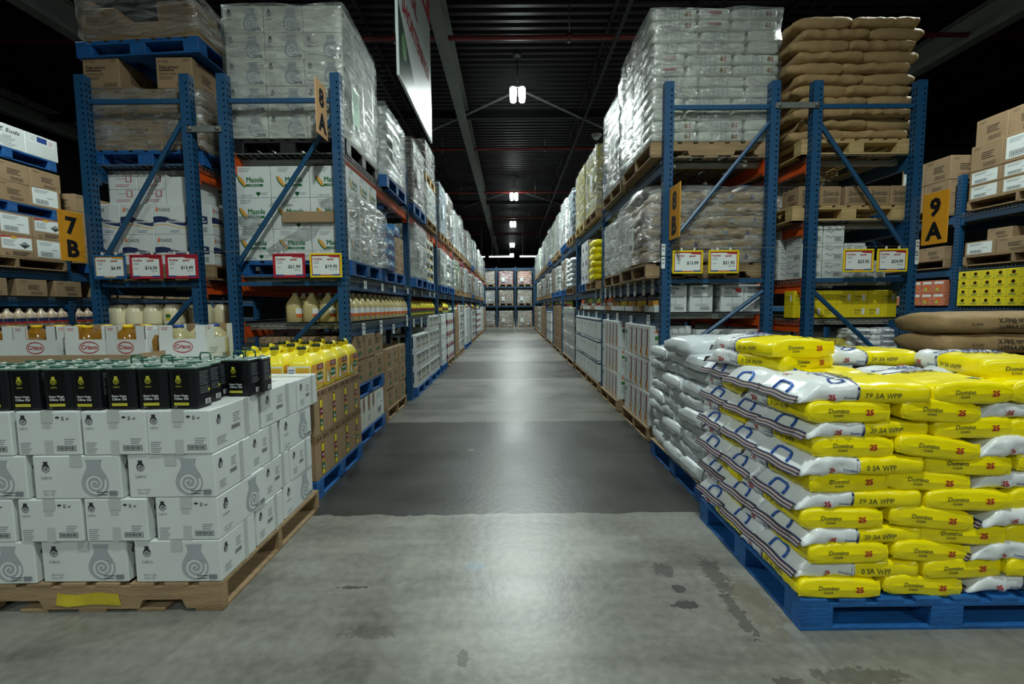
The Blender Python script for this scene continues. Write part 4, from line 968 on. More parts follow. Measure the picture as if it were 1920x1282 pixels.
# far rack across the end of the aisle
BY = 30.3
t = T('pallet_rack', 'dark blue rack closing the far end of the aisle', 'pallet rack', (-.15, BY, 0))
for i, x in enumerate((-2.1, -.88, .36, 1.6)):
    fr = O('upright_frame', cached(('far_frame',), lambda: MB().box(-.02, .02, .06, .94, 1.2, 1.25, 'rack_far')), (x + .15, 0, 0), parent=t)
    O('brace', cached(('far_brace',), lambda: MB().box(-.02, .02, .06, .94, 3.2, 3.25, 'rack_far')), parent=fr)
    for y in (0, 1): O('post', cached(('far_post',), lambda: MB().box(-.06, .06, -.05, .05, 0, 3.95, 'rack_far')), (0, y, 0), parent=fr)
    if i < 3:
        for z in (1.42, 2.67, 3.88):
            for y in (-.02, 1.02): O('beam', cached(('far_beam',), lambda: MB().box(-.56, .56, -.03, .03, -.12, 0, 'rack_far')), (x + .15 + .615, y, z), parent=t)
            if z < 3: O('wire_deck', cached(('far_deck',), lambda: MB().box(-.55, .55, .02, .98, -.03, 0, 'galv')), (x + .15 + .615, 0, z), parent=t)
for i, (x, k) in enumerate(((-1.49, 0), (-.26, 1), (.98, 2))):
    for j, (z, m, lb) in enumerate(((0, ('dark_load', 'kraft', 'kraft')[i], 'brown cartons'), (1.42, ('grey_load', 'kraft', 'kraft')[i], 'wrapped brown cartons'), (2.67, ('kraft', 'red_pack', 'pink_pack')[i], ('brown boxes', 'dark red cases', 'pink and white sacks')[i]))):
        wrapped(x, BY + .5, z, 1.0, .95, .92, 'sack' if (i, j) == (2, 2) else 'box', m, '%s load on the %s tier, %s bay of the far rack' % (lb, ('floor', 'middle', 'top')[j], ORD[i]), 1, False, 'wood', i + j, 'wooden pallet under %s, %s tier, %s bay of far rack' % (lb, ('floor', 'middle', 'top')[j], ORD[i]), 'far rack loads', parts=False)
        if i: O('notice_sheet', note_mesh(), (x - .2, BY - .03, z + .45), 0, None, 'white sheet on %s, %s tier, %s bay of far rack' % (lb, ('floor', 'middle', 'top')[j], ORD[i]), 'sheet', 'far rack sheets')

# row spacers, strings, cards and aisle boards
for x, y, z, L, n in ((-2.68, 4.16, 2.95, .30, '8A and 7B'), (2.675, 4.36, 3.20, .40, '8B and 9A')):
    o = T('row_spacer', 'galvanised tie bar joining racks %s near their tops' % n, 'tie bar', (x, y, z)); O('bar', MB().box(-L / 2, L / 2, -.012, .012, 0, .05, 'galv'), parent=o)
    for s in (-1, 1): O('bolt', cached(('bolt',), lambda: MB().lathe([(.014, 0), (.014, .02)], 'galv', 6, tf=Matrix.Rotation(PI / 2, 4, 'X'))), (s * (L / 2 - .03), -.01, .025), parent=o)
def price_card(x, y, z, col, price, old, label, rz=0., sub=True):
    o = T('price_card', label, 'price card', (x, y, z), rz, 'price cards'); w, h = .285, .215
    fm = MB(); b = .017
    for q in ((-w / 2, w / 2, 0, b), (-w / 2, w / 2, h - b, h), (-w / 2, -w / 2 + b, b, h - b), (w / 2 - b, w / 2, b, h - b)): fm.cbox(q[0], q[1], -.009, .009, q[2], q[3], col, .004)
    O('frame', fm, parent=o); cd_ = MB(); f = Face(cd_, (-w / 2 + b, -.003, b), Vector((1, 0, 0)), Vector((0, 0, 1)), w - 2 * b, h - 2 * b); W, H = f.w, f.h
    cd_.box(-w / 2 + b, w / 2 - b, -.003, .003, b, h - b, 'paper')
    edge = 'ink_red' if col != 'frame_blue' else 'corn'
    f.rect(0, H * .955, W, H, edge); f.rect(0, 0, W * .025, H, edge); f.rect(W * .975, 0, W, H, edge); f.poly([(W * .6, H * .955), (W * .64, H * .91), (W, H * .88), (W, H * .955)], edge, 2)
    f.rect(0, 0, W * .3, H * .07, 'ink_blue', 2); f.rect(W * .72, 0, W, H * .07, 'ink_blue', 2); f.rect(W * .3, 0, W * .72, H * .05, edge)
    f.text('FoodFest', W * .07, H * .78, H * .085, 'ink_red', bold=.03); f.text('special', W * .55, H * .77, H * .09, 'ink_red', 3, bold=.03)
    f.lines(W * .08, H * .68, W * .2, 2, H * .08); f.text('Each', W * .1, H * .40, H * .07, 'ink_soft'); f.text(price, W * .9, H * .38, H * .16, 'ink', al='r', bold=.02)
    if old: f.text(old, W * .9, H * .25, H * .08, 'ink_soft', al='r')
    O('card', cd_, parent=o)
    for s in (-.06, .06): O('clip', cached(('clip',), lambda: MB().box(-.008, .008, -.004, .004, 0, .025, 'cap_white')), (s, 0, h), parent=o)
def cardx(px, Y): return (px - 956.5) / 853 * Y
for px, col, pr, old, d in ((217, 'frame_blue', '$6.99', '', 'blue-framed price card reading six ninety-nine below the 7B sign'), (284, 'frame_red', '$16.50', '$21.99', 'red-framed price card reading sixteen fifty at rack 7B'), (350, 'frame_red', '$13.49', '$23.79', 'red-framed price card reading thirteen forty-nine at rack 7B'),
                            (548, 'frame_red', '$21.99', '$47.95', 'red-framed price card reading twenty-one ninety-nine at rack 8A'), (616, 'frame_yellow', '$19.95', '$119.70', 'yellow-framed price card reading nineteen ninety-five at rack 8A')):
    price_card(cardx(px, 4.10), 4.10, 1.665, col, pr, old, d)
for px, pr, old, d in ((1287, '$13.99', '', 'thirteen ninety-nine at rack 8B'), (1354, '$21.95', '$21.94', 'twenty-one ninety-five at rack 8B'), (1605, '$25.95', '', 'twenty-five ninety-five at rack 9A'), (1668, '$24.99', '$25.45', 'twenty-four ninety-nine at rack 9A')):
    price_card(cardx(px, 4.29), 4.29, 1.685, 'frame_yellow', pr, old, 'yellow-framed price card reading %s' % d)
for xa, xb, y, z, n in ((LD, LA, 4.10, 1.905, '7B and 8A'), (RA, RD, 4.29, 1.925, '8B and 9A')):
    o = O('card_string', MB().tube([(xa, y, z), ((xa + xb) / 2, y, z - .004), (xb, y, z)], .0022, 'galv', 6), (0, 0, 0), 0, None, 'thin string holding the price cards across racks %s' % n, 'string')
def aisle_board(x, y0, y1, z0, z1, a, b, col, face, label):
    o = T('aisle_board', label, 'sign', (x, (y0 + y1) / 2, z0), 0, 'aisle boards'); w = y1 - y0; h = z1 - z0
    O('panel', MB().cbox(-.004, .004, -w / 2, w / 2, 0, h, col, .0015), parent=o)
    mb = MB()
    f = Face(mb, (.0045, -w / 2, 0), Vector((0, 1, 0)), Vector((0, 0, 1)), w, h) if face > 0 else Face(mb, (-.0045, w / 2, 0), Vector((0, -1, 0)), Vector((0, 0, 1)), w, h)
    f.text(a, w / 2, h * .56, h * .33, 'black', al='c', bold=.032 if a == '8' else .045); f.text(b, w / 2, h * .10, h * .33, 'black', al='c', bold=.045)
    O('lettering', mb, parent=o)
mat('sign_peach', 'dcae7c', .55)
aisle_board(-1.60, 3.93, 4.155, 2.86, 3.31, '8', 'A', 'sign_peach', 1, 'faded orange board reading 8A on the rack post')
aisle_board(1.51, 4.09, 4.355, 2.00, 2.48, '8', 'B', 'sign_yellow', -1, 'orange board reading 8B on the rack post')
aisle_board(-3.815, 3.93, 4.155, 1.82, 2.25, '7', 'B', 'sign_yellow', 1, 'orange board reading 7B on the rack post')
aisle_board(3.90, 4.10, 4.355, 1.93, 2.40, '9', 'A', 'sign_yellow', -1, 'orange board reading 9A on the rack post')
def tag_label(x, y, z, side, w, h, label, grp):
    mb = cached(('tag', w, h), lambda: (lambda m: (Face(m, (-w / 2, 0, 0), Vector((1, 0, 0)), Vector((0, 0, 1)), w, h).rect(0, 0, w, h, 'paper', 0), Face(m, (-w / 2, 0, 0), Vector((1, 0, 0)), Vector((0, 0, 1)), w, h).lines(w * .15, h * .7, w * .7, 2, h * .3, 'ink_soft', 1, .4), m)[2])(MB()))
    O('shelf_tag', mb, (x, y, z), side * PI / 2, None, label, 'tag', grp)
for i in range(14):
    y = 4.6 + i * .62 + J(.12)
    tag_label(LA + .003, y, 1.12 - (i % 3) * .03, 1, .10, .12 + .04 * (i % 2), 'white shelf tag on the jug shelf of rack 8A, %s along' % ORD[i], 'shelf tags')
    if i < 8: tag_label(LA + .003, y + .1, 1.585, 1, .09, .08, 'white shelf tag on the pallet beam of rack 8A, %s along' % ORD[i], 'shelf tags')
    tag_label(RA - .003, 4.75 + i * .7 + J(.15), 1.19 - (i % 2) * .02, -1, .12, .10, 'white shelf tag below the bottle shelf of rack 8B, %s along' % ORD[i], 'shelf tags')
    if i < 10: tag_label(RA - .003, 4.6 + i * .34 + J(.05), 1.50, -1, .09, .16, 'white shelf tag on the pallet beam of rack 8B, %s along' % ORD[i], 'shelf tags')

# ============================================================ foreground: olive oil cartons
PX = -1.95
p = pallet('wood', 'worn wooden pallet under the white urn-print cartons, yellow paint on its edge', PX, 2.54, 0, 1.22, 1.06)
O('paint_smear', (lambda mb: (Face(mb, (-.16, -.5315, .03), Vector((1, 0, 0)), Vector((0, 0, 1)), .3, .07).poly([(0, .01), (.05, .0), (.18, .012), (.3, .005), (.29, .06), (.2, .07), (.09, .058), (.01, .066)], 'yellow_paint', 1), mb)[1])(MB()), parent=p, label='yellow paint smear')
CW, CDp, CH = .395, .285, .2
long_me = carton('urn_carton', CW, CDp, CH, 'white_card', f=d_urn_long, r=d_urn_side, l=d_urn_side, b=d_urn_long)
end_me = carton('urn_carton_turned', CDp, CW, CH, 'white_card', seam='y', f=d_urn_end, r=d_urn_long, l=d_urn_long, b=d_urn_end)
tall_me = carton('urn_carton_end_out', CDp, CW, CH, 'white_card', seam='y', f=d_urn_end, r=d_urn_side, l=d_urn_side, b=d_urn_end)
X1 = -1.345; Y0 = 2.01
LAY = ['bottom', 'second', 'third', 'top']
rowname = ['front', 'middle', 'back']
for L in range(4):
    z = .142 + L * (CH + .0015)
    if L % 2 == 0: rows = [('long', Y0), ('long', Y0 + .30), ('end', Y0 + .61)]
    else: rows = [('end', Y0), ('long', Y0 + .41), ('long', Y0 + .71)]
    if L == 3: rows = [('end', Y0 + .0), ('end2', Y0 + .42), ('long', Y0 + .83)]
    for r, (kd, y) in enumerate(rows):
        n = 3 if kd == 'long' else 4; w_ = CW if kd == 'long' else CDp; d_ = CDp if kd == 'long' else CW
        if r == 1 and L < 3: n = 1
        gap = .028 if kd == 'long' else .012
        if L in (0,): gap = .03
        for c in range(n):
            x = X1 - w_ / 2 - c * (w_ + gap) - (.01 * (L == 1) * c) + J(.006)
            me = long_me if kd == 'long' else tall_me if L == 3 else end_me
            o = O('oil_carton', me, (x, y + d_ / 2 + J(.006) + (.012 if (L, c) == (0, 1) else 0), z), J(.012), None,
                  'white urn-print carton below the tins, %s layer, %s row, %s from the aisle' % (LAY[L], rowname[r], ORD[c]), 'carton', 'cartons below the tins')
            if r == 0: O('packing_tape', cached(('tape', kd == 'long'), lambda: MB().box(-.026, .026, -d_ / 2 - .002, -d_ / 2 - .0012, CH - .05, CH + .0025, 'tape')), (0, 0, 0), parent=o)
TZ = .142 + 4 * (CH + .0015) + .001
k = 0
for r, n in enumerate((9, 8, 8, 7)):
    for c in range(n):
        x = -1.47 - .142 * c - (.0 if r == 0 else .075 if r in (1, ) else .0) + (.04 if r == 1 else .075 if r == 2 else .09 if r == 3 else 0) + J(.005); y = 2.075 + r * .118 + J(.006) + (.05 if (r, c) == (2, 0) else 0)
        if r == 3 and c > 4: continue
        oil_tin(x, y, TZ, 'black oil tin with green lid on the white cartons, %s row, %s from aisle' % (('front', 'second', 'third', 'back')[r], ORD[c]), (r, c) in ((1, 1), (2, 1), (2, 0), (1, 2), (3, 0)), J(.05))
O('carton_tray', MB().box(-.4, .4, -.004, .004, 0, .19, 'kraft').box(.392, .4, 0, .25, 0, .19, 'kraft').box(-.4, .4, 0, .25, 0, .006, 'kraft'), (-2.58, 2.62, TZ), 0, None, 'low kraft tray wall standing behind the oil tins', 'tray')

# ------------------------------------------------------------ shortening cases behind
pallet('wood', 'wooden pallet under the red-logo oil cases', -3.05, 3.47, 0, 1.92, .78)
cr_closed = carton('oil_case', .31, .34, .29, 'white_card', f=d_shortening, r=d_shortening_side, l=d_shortening_side)
for c in range(6):
    for L in range(3):
        O('oil_case', cr_closed, (-2.25 - c * .318, 3.29, .142 + L * .29), 0, None, 'closed white oil case, %s from aisle, %s layer of the red-logo stack' % (ORD[c], ORD[L]), 'carton', 'red-logo oil cases')
op_me = open_box('open_oil_case', .31, .34, .275, (.30, .78), front=d_shortening, side=d_shortening_side, low=.66)
kinds = ['pale', 'amber', 'amber', 'amber', 'amber', 'amber']
for c in range(6):
    x = -2.26 - c * .330 + (0, .0, .02, .0, .01, 0)[c]; y = 3.29 + (-.03 if c == 1 else 0)
    O('open_oil_case', op_me, (x, y, 1.013), (.12, -.25, .1, -.08, .05, 0)[c] * .6, None, 'cut-open white oil case with red oval logo, %s from the aisle' % ORD[c], 'carton', 'open oil cases')
    cl, cp = ('pale', 'blue') if kinds[c] == 'pale' else ('amber', 'yellow')
    for j, (dx, dy) in enumerate(((-.075, -.08), (.075, -.08), (.075, .08), (-.075, .08))):
        if (c + j) % 4 == 3 and j != 1: continue
        put_bottle(kinds[c], x + dx, y + dy, 1.02, 'oil_jug', '%s oil jug with %s cap in %s cut-open case, %s corner' % (cl, cp, ORD[c], ('front outer', 'front aisle', 'rear aisle', 'rear outer')[j]), 'jug', 'jugs in cut-open cases')

# ------------------------------------------------------------ yellow corn oil jugs on trays
pallet('blue', 'scuffed blue pallet under the kraft trays of yellow jugs', -1.735, 3.70, 0, .67, 1.02)
def tray_me():
    w, d, h = .62, .245, .325; mb = MB(); mb.cbox(-w / 2, w / 2, -d / 2, d / 2, 0, h, 'kraft', .004); fc = faces(mb, w, d, h)
    for key in 'rlfb':
        f = fc[key]; W, H = f.w, f.h; f.rect(0, H * .84, W, H, 'kraft_dark'); n = 1 if key in 'rl' else 3
        for i in range(n * 2): f.rect(W * (.1 + i * .9 / (n * 2)), H * .88, W * (.1 + i * .9 / (n * 2)) + .03, H * .96, 'ink_kraft', 2); f.disc(W * (.1 + i * .9 / (n * 2)) + .06, H * .92, .013, 'ink_kraft', 2)
        for i in range(n):
            x = W * (.5 + i) / n - .025
            f.rect(x - .004, H * .06, x + .046, H * .80, 'opening_dark'); f.rect(x, H * .60, x + .042, H * .78, 'jug_yellow_low', 2); f.rect(x, H * .42, x + .042, H * .60, 'wine', 2); f.rect(x, H * .34, x + .042, H * .42, 'corn', 2); f.rect(x, H * .18, x + .042, H * .34, 'ink_green', 2); f.rect(x, H * .07, x + .042, H * .18, 'jug_yellow_low', 2); f.rect(x + .006, H * .22, x + .03, H * .26, 'ink_white', 3); f.rect(x + .008, H * .5, x + .034, H * .53, 'ink_white', 3)
    return mb
tm = cached(('tray',), tray_me)
for L in range(2):
    for r in range(4):
        O('jug_case', tm, (-1.715, 3.325 + r * .25, .142 + L * .327), J(.01), None, 'slotted kraft jug case, %s layer, %s row from the cross aisle' % (('lower', 'upper')[L], ORD[r]), 'carton', 'slotted jug cases')
for r in range(4):
    for c in range(3):
        corn_jug(-1.505 - c * .198 + J(.004), 3.33 + r * .25 + J(.006), .797, 'big yellow corn oil jug on the slotted cases, %s row, %s from the aisle' % (ORD[r], ORD[c]))

# ============================================================ foreground: sugar sacks on the blue pallet
pallet('blue', 'blue pallet with scraped corner blocks under the yellow sugar sacks', 1.86, 2.36, 0, 1.26, 1.04)
SL, SW, ST = .52, .345, .0762
sx0, sy0 = 1.225, 1.85
NL = 12
for L in range(NL):
    z = .141 + L * ST; ln = ORD[L]
    def put(x, y, rz, seed, what, roll=0):
        a = (J(.02) + roll, J(.02)); sugar_sack(x + J(.012), y + J(.012), z, rz, seed, 'yellow sugar sack, %s, %s layer up' % (what, ln), rot=(a[0], a[1], rz + J(.06)))
    if L % 2 == 1:
        for r in range(3): put(sx0 + SL / 2 - .01, sy0 + SW / 2 + r * .342, 0, (L + r) % 3, 'striped hem to the aisle, %s from the front' % ORD[r])
        for c in range(2): put(sx0 + SL + .01 + SW / 2 + c * .348, sy0 + SL / 2, -PI / 2, (L + c + 1) % 3, 'yellow end outward, %s from the aisle' % ORD[c])
    else:
        for r in range(2): put(sx0 + SW / 2 + .01, sy0 + SL / 2 + r * .515, -PI / 2, (L + r) % 3, 'long side along the aisle, %s from the front' % ORD[r])
        put(sx0 + SW * 1.5 + .025, sy0 + SL / 2, -PI / 2, (L + 1) % 3, 'yellow end outward, middle of the front', -.09)
        put(sx0 + SW * 2 + .05 + SL / 2, sy0 + SW / 2, 0, (L + 2) % 3, 'hem against the middle sack')
zt = .141 + NL * ST
tops = [(1.36, 2.44, zt, .35, 1, 'lying askew on the aisle corner of the pile'), (1.34 + .42, 2.33, zt + .002, -.25, 0, 'lying across the middle of the pile top'), (2.20, 2.25, zt, -PI / 2 - .15, 2, 'spread flat on the pile top beside the brown sacks'), (2.02, 2.75, zt, .2, 0, 'behind the others on the pile top')]
tops = [(1.42, 2.52, zt, -PI / 2 + .35, 1, 'lying askew with yellow end forward on the pile top'), (1.92, 2.58, zt, .02, 0, 'lying level with its hem to the aisle on the pile top'), (2.30, 2.2, zt, -PI / 2 - .2, 2, 'spread flat on the pile top beside the brown sacks'), (1.42, 2.50, zt + ST * .95, -PI / 2 + .15, 0, 'highest on the pile beside the white sacks')]
for x, y, z, rz, s, d in tops: sugar_sack(x, y, z, rz, s, 'yellow sugar sack %s' % d, rot=(J(.03), J(.03), rz))

# white sacks behind
pallet('blue', 'blue pallet with slip sheet under the plain white sacks', 1.86, 3.65, 0, 1.08, 1.14)
O('slip_sheet', MB().cbox(-.53, .53, -.57, .57, 0, .008, 'kraft', .002), (1.84, 3.64, .141), 0, None, 'brown slip sheet below the plain white sacks', 'sheet')
wt = .096
for L in range(9):
    z = .150 + L * wt; sd = L % 4
    def put(x, y, rz, q, what): O('white_sack', plain_sack('white', .58, .40, .108, 'paper_white', q, 'both', .011, n=3.6, ep=9, sag=.10, panel=True), (x + J(.03), y + J(.02), z), 0, None, 'plain white paper sack, %s, %s layer' % (what, ORD[L]), 'sack', 'plain white sacks', rot=(J(.03), J(.03), rz + J(.07)))
    if L % 2 == 0:
        for r in range(3): put(1.61, 3.26 + r * .395, 0, (sd + r) % 4, 'short end to the aisle, %s from the front' % ORD[r])
        put(2.1, 3.36, PI / 2, (sd + 1) % 4, 'inner one facing the sugar pile')
    else:
        for r in range(2): put(1.53, 3.36 + r * .57, PI / 2, (sd + 2 + r) % 4, 'long side to the aisle, %s from the front' % ORD[r])
        put(2.02, 3.27, 0, sd, 'inner one facing the sugar pile')
O('white_sack', plain_sack('white', .64, .42, .12, 'paper_white', 1, 'both', .014, n=3, ep=6, sag=.3), (1.60, 3.55, .150 + 9 * wt), .12, None, 'plain puffy white paper sack lying on top of the white pile', 'sack', 'plain white sacks')

# brown sugar sacks by rack 9A
def dec_brown(sk, mb):
    for sg in (-1, 1): sk.text_side(mb, 'X-FINE NWF220B02', .1, sg, .005, .034, 'ink_kraft', .02, fit=.34); sk.text_side(mb, '1639AA DR:37', .02, sg, -.035, .030, 'ink_kraft', .02, fit=.25); sk.text_side(mb, 'SUGAR', -.55, sg, -.01, .02, 'ink_kraft', 0)
    sk.text_end(mb, 'X-FINE', 0, .07, .03, 'ink_kraft', .02)
pallet('wood', 'wooden pallet under the stencilled brown sacks', 3.68, 3.62, 0, 1.2, 1.05)
for L in range(8):
    z = .142 + L * .1465; one = L in (7, 6, 4)
    for c in range(1 if one else 2):
        ln = .98 if one else .62
        x = 3.08 + ln / 2 if one else 3.10 + .31 + c * .63
        O('brown_sack', plain_sack('brown', ln, .46, .15, 'kraft_sack', (L + c) % 3, 'both', .007, dec_brown, n=3., ep=5, sag=.12), (x + J(.02), 3.42 + J(.02), z), J(.03), None, 'stencilled brown sack, %s layer from floor, %s from rack 8B' % (ORD[L], ORD[c]), 'sack', 'stencilled brown sacks')

for i, (x, y, z) in enumerate(((1.455, 4.352, 1.86), (1.455, 4.352, 1.74), (3.865, 4.352, 1.88), (3.865, 4.352, 1.76))):
    tag_label(x, y, z, 0, .035, .11, 'small white tag on the %s end post, %s of two' % (('8B', '9A')[i // 2], ('upper', 'lower')[i % 2]), 'post tags')
o = bpy.data.objects['pallet_rack.001']
mb = MB(); f = Face(mb, (LC + .035 - (LC + LD) / 2, .08, 2.595), Vector((0, 1, 0)), Vector((0, 0, 1)), .5, .09); f.text('206RT', .04, .015, .055, 'black', 1, bold=.03)
O('beam_marking', mb, parent=o, label='black hand lettering on the orange beam')

# ============================================================ rack 8A, end bay
YE = 4.29
TIER = {'top': 2.795, 'mid': 1.695}
pallet('black', 'black plastic pallet under the tall white stack at the 8A end', -2.02, YE + .5, 2.795, 1.08, 1.0)
uw, ud, uh = .347, .325, .228
u_me = carton('urn_carton_tall', uw, ud, uh, 'cream_card', f=d_urn_long, r=d_urn_side, b=d_urn_long, l=d_urn_side)
blank = carton('blank_carton', uw, ud, uh, 'cream_card', r=d_urn_side)
for L in range(5):
    for c in range(3):
        for r in range(3):
            if r and c and L < 4: continue
            O('oil_carton', blank if (L, c, r) == (4, 0, 0) else u_me, (-1.66 - c * .352 + J(.003), YE + .165 + r * .33 + J(.003), 2.94 + L * (uh + .001)), 0, None,
              'white urn-print carton on rack 8A top tier, %s layer, %s row, %s from aisle' % (ORD[L], ORD[r], ORD[c]), 'carton', 'tall white stack at 8A')
O('stretch_film', film_shell(1.09, 1.02, 1.16, 1), (-2.01, YE + .495, 2.94), 0, None, 'clear film wound round the tall white stack at 8A', 'film')
O('green_notice', cached(('green_notice',), lambda: (lambda m: (Face(m, (-.09, 0, -.16), Vector((1, 0, 0)), Vector((0, 0, 1)), .18, .32).rect(0, 0, .18, .32, 'green_paper', 0), Face(m, (-.09, 0, -.16), Vector((1, 0, 0)), Vector((0, 0, 1)), .18, .32).lines(.02, .27, .13, 5, .03), m)[2])(MB())), (-1.455, 4.52, 3.28), PI / 2, None, 'pale green notice sheet on the side of the tall white stack', 'sheet')

def corn_stack():
    w, d, h = .352, .30, .285
    me = carton('corn_carton', w, d, h, 'white_card', f=d_corn, r=d_corn, l=d_corn, b=d_corn)
    pallet('blue', 'blue pallet under the corn oil cartons at rack 8A', -2.02, YE + .5, 1.695, 1.1, 1.0)
    for L in range(3):
        for c in range(3):
            for r in range(3):
                if r and c: continue
                O('corn_oil_carton', me, (-1.66 - c * .357, YE + .155 + r * .305, 1.838 + L * (h + .001)), 0, None, 'white corn-cob carton at rack 8A, %s layer, %s row, %s from aisle' % (ORD[L], ORD[r], ORD[c]), 'carton', 'corn oil cartons')
    O('stretch_film', film_shell(1.16, 1.0, .60, 2, False, .03), (-1.985, YE + .51, 1.84), 0, None, 'bulging clear film round the corn oil cartons', 'film')
    O('kraft_sleeve', MB().cbox(-.30, .30, -.012, .006, 0, .1, 'kraft', .004), (-1.79, YE - .016, 2.18), 0, None, 'strip of brown board taped across the corn oil cartons', 'board')
corn_stack()
k = 0
for i in range(13): put_bottle('oil', -1.57, 4.36 + i * .187, 1.262, 'oil_jug', 'gallon oil jug with white label along rack 8A, %s from the post' % ORD[i], 'jug', 'gallon jugs on rack 8A', PI / 2)
for c in range(1, 4):
    for r in range(2): put_bottle('oil', -1.57 - c * .158, 4.36 + r * .187, 1.262, 'oil_jug', 'gallon oil jug at the 8A end, %s from aisle, %s row' % (ORD[c], ORD[r]), 'jug', 'gallon jugs on rack 8A', PI / 2)
for i in range(12): put_bottle('oil_yellow', -1.57, 6.95 + i * .195, 1.262, 'yellow_jug', 'yellow bottle with red label on rack 8A second bay, %s along' % ORD[i], 'jug', 'yellow bottles on rack 8A', PI / 2)
for b, ks in ((2, ('brown', 'oil_yellow', 'green')), (3, ('green', 'orange', 'juice')), (4, ('juice', 'bleach', 'orange')), (5, ('bleach', 'oil_yellow', 'brown')), (6, ('orange', 'green', 'juice'))):
    for i in range(15):
        kd = ks[i // 5]; y = LY[b] + .2 + i * .158
        put_bottle(kd, -1.56, y, 1.262, 'bottle', '%s bottle on rack 8A shelf, %s bay, %s along' % ({'oil_yellow': 'yellow', 'bleach': 'pale', 'juice': 'light green'}.get(kd, kd), ORD[b], ORD[i]), 'bottle', 'bottles on rack 8A', PI / 2)
# floor level, first bay: two kraft stacks
kg = carton('kraft_oil_carton', .30, .32, .245, 'kraft', 'kraft_tape', r=d_kraft_green, l=d_kraft, f=d_kraft_green, b=d_kraft)
pallet('blue', 'blue pallet under grey open cartons at rack 8A', -2.02, 4.86, 0, 1.04, 1.0)
def d_grey_slots(f):
    w, h = f.w, f.h
    f.disc(w * .25, h * .75, w * .12, 'kraft_dark', 1, h * .3); f.disc(w * .75, h * .75, w * .10, 'kraft_dark', 1, h * .25); f.lines(w * .1, h * .3, w * .3, 2, h * .1)
gb = carton('grey_carton', .5, .31, .34, 'cream_card', f=d_grey_slots, r=d_grey_slots); gs = carton('grey_carton_noted', .5, .31, .34, 'cream_card', f=d_grey_slots, r=d_sheet)
for r in range(3): O('slotted_carton', gs if r == 2 else gb, (-1.76, 4.53 + r * .325, .142), 0, None, 'pale slotted carton under the blue pallet at 8A, %s from the end' % ORD[r], 'carton', 'pale slotted cartons')
for r in range(3): O('slotted_carton', gb, (-2.28, 4.53 + r * .325, .142), 0, None, 'pale slotted carton deep in rack 8A, %s from the end' % ORD[r], 'carton', 'pale slotted cartons')
pallet('blue', 'upper blue pallet carrying brown corn oil cartons at 8A', -2.02, 4.86, .484, 1.04, 1.0)
for L in range(2):
    for r in range(3):
        for c in range(3):
            if c == 2 and r: continue
            O('kraft_carton', kg, (-1.655 - c * .31 + (.0 if L else .0) + J(.008), 4.54 + r * .327 + J(.006), .627 + L * .247), J(.02), None, 'brown carton with green print near 8A post, %s layer, %s row, %s from aisle' % (('lower', 'upper')[L], ORD[r], ORD[c]), 'carton', 'brown cartons near the 8A post')
pallet('wood', 'wooden pallet under the second brown carton stack at 8A', -2.02, 5.98, 0, 1.04, 1.0)
for L in range(3):
    for r in range(3):
        O('kraft_carton', kg, (-1.66 + J(.01), 5.65 + r * .33, .142 + L * .247), J(.02), None, 'brown carton with green print, second floor stack at 8A, %s layer, %s row' % (ORD[L], ORD[r]), 'carton', 'brown cartons in second stack')
    O('kraft_carton', kg, (-1.97, 5.65, .142 + L * .247), 0, None, 'brown carton with green print, inner column of second 8A stack, %s layer' % ORD[L], 'carton', 'brown cartons in second stack')
# blue boxes and kraft on the middle tier
pallet('blue', 'blue pallet under blue cases on the 8A middle tier', -2.0, 5.93, 1.695, 1.06, 1.05)
bl = carton('blue_case', .36, .36, .125, 'card_blue', None, r=d_blue, f=d_blue)
for L in range(4): O('blue_case', bl, (-1.62, 5.60, 1.838 + L * .127), J(.02), None, 'light blue case on the 8A middle tier, %s of its stack' % ORD[L], 'carton', 'blue cases on rack 8A')
for L in range(2):
    for r in range(2): O('kraft_carton', carton('kraft_upright', .3, .27, .235, 'kraft', r=d_kraft, f=d_kraft), (-1.62, 5.95 + r * .29, 1.838 + L * .237), 0, None, 'kraft carton beside the blue cases, %s layer, %s along' % (ORD[L], ORD[r]), 'carton', 'kraft cartons by blue cases')
O('blue_case', bl, (-1.64, 5.98, 2.313), .05, None, 'light blue case lying on top of the kraft cartons', 'carton', 'blue cases on rack 8A')
O('corn_oil_carton', carton('corn_carton', .352, .30, .285, 'white_card', f=d_corn, r=d_corn, l=d_corn, b=d_corn), (-2.1, 5.6, 1.838 ), 0, None, 'white corn-cob carton standing behind the blue cases', 'carton', 'corn oil cartons')
O('corn_oil_carton', carton('corn_carton', .352, .30, .285, 'white_card', f=d_corn, r=d_corn, l=d_corn, b=d_corn), (-2.1, 5.6, 2.124 ), 0, None, 'upper white corn-cob carton standing behind the blue cases', 'carton', 'corn oil cartons')
# yellow fruit crates on the middle tier, second bay
def crate():
    w, d, h = .5, .38, .17; mb = MB(); mb.box(-w / 2, w / 2, -d / 2, d / 2, 0, .01, 'pale_load')
    for z0, z1 in ((.0, .055),):
        for q in ((-w / 2, w / 2, -d / 2, -d / 2 + .01), (-w / 2, w / 2, d / 2 - .01, d / 2), (-w / 2, -w / 2 + .01, -d / 2, d / 2), (w / 2 - .01, w / 2, -d / 2, d / 2)): mb.box(*q, z0, z1, 'pale_load')
    for x in (-w / 2, w / 2 - .012):
        for y in (-d / 2, d / 2 - .012): mb.box(x, x + .012, y, y + .012, 0, h, 'pale_load')
    return mb
cr = cached(('crate',), crate)
fruit = cached(('fruit',), lambda: MB().lathe([(.004, 0), (.035, .01), (.05, .045), (.042, .08), (.006, .1)], 'ink_yellow', 10))
pallet('blue', 'blue pallet under the yellow fruit crates at 8A', -2.0, 8.5, 1.695, 1.06, 1.0)
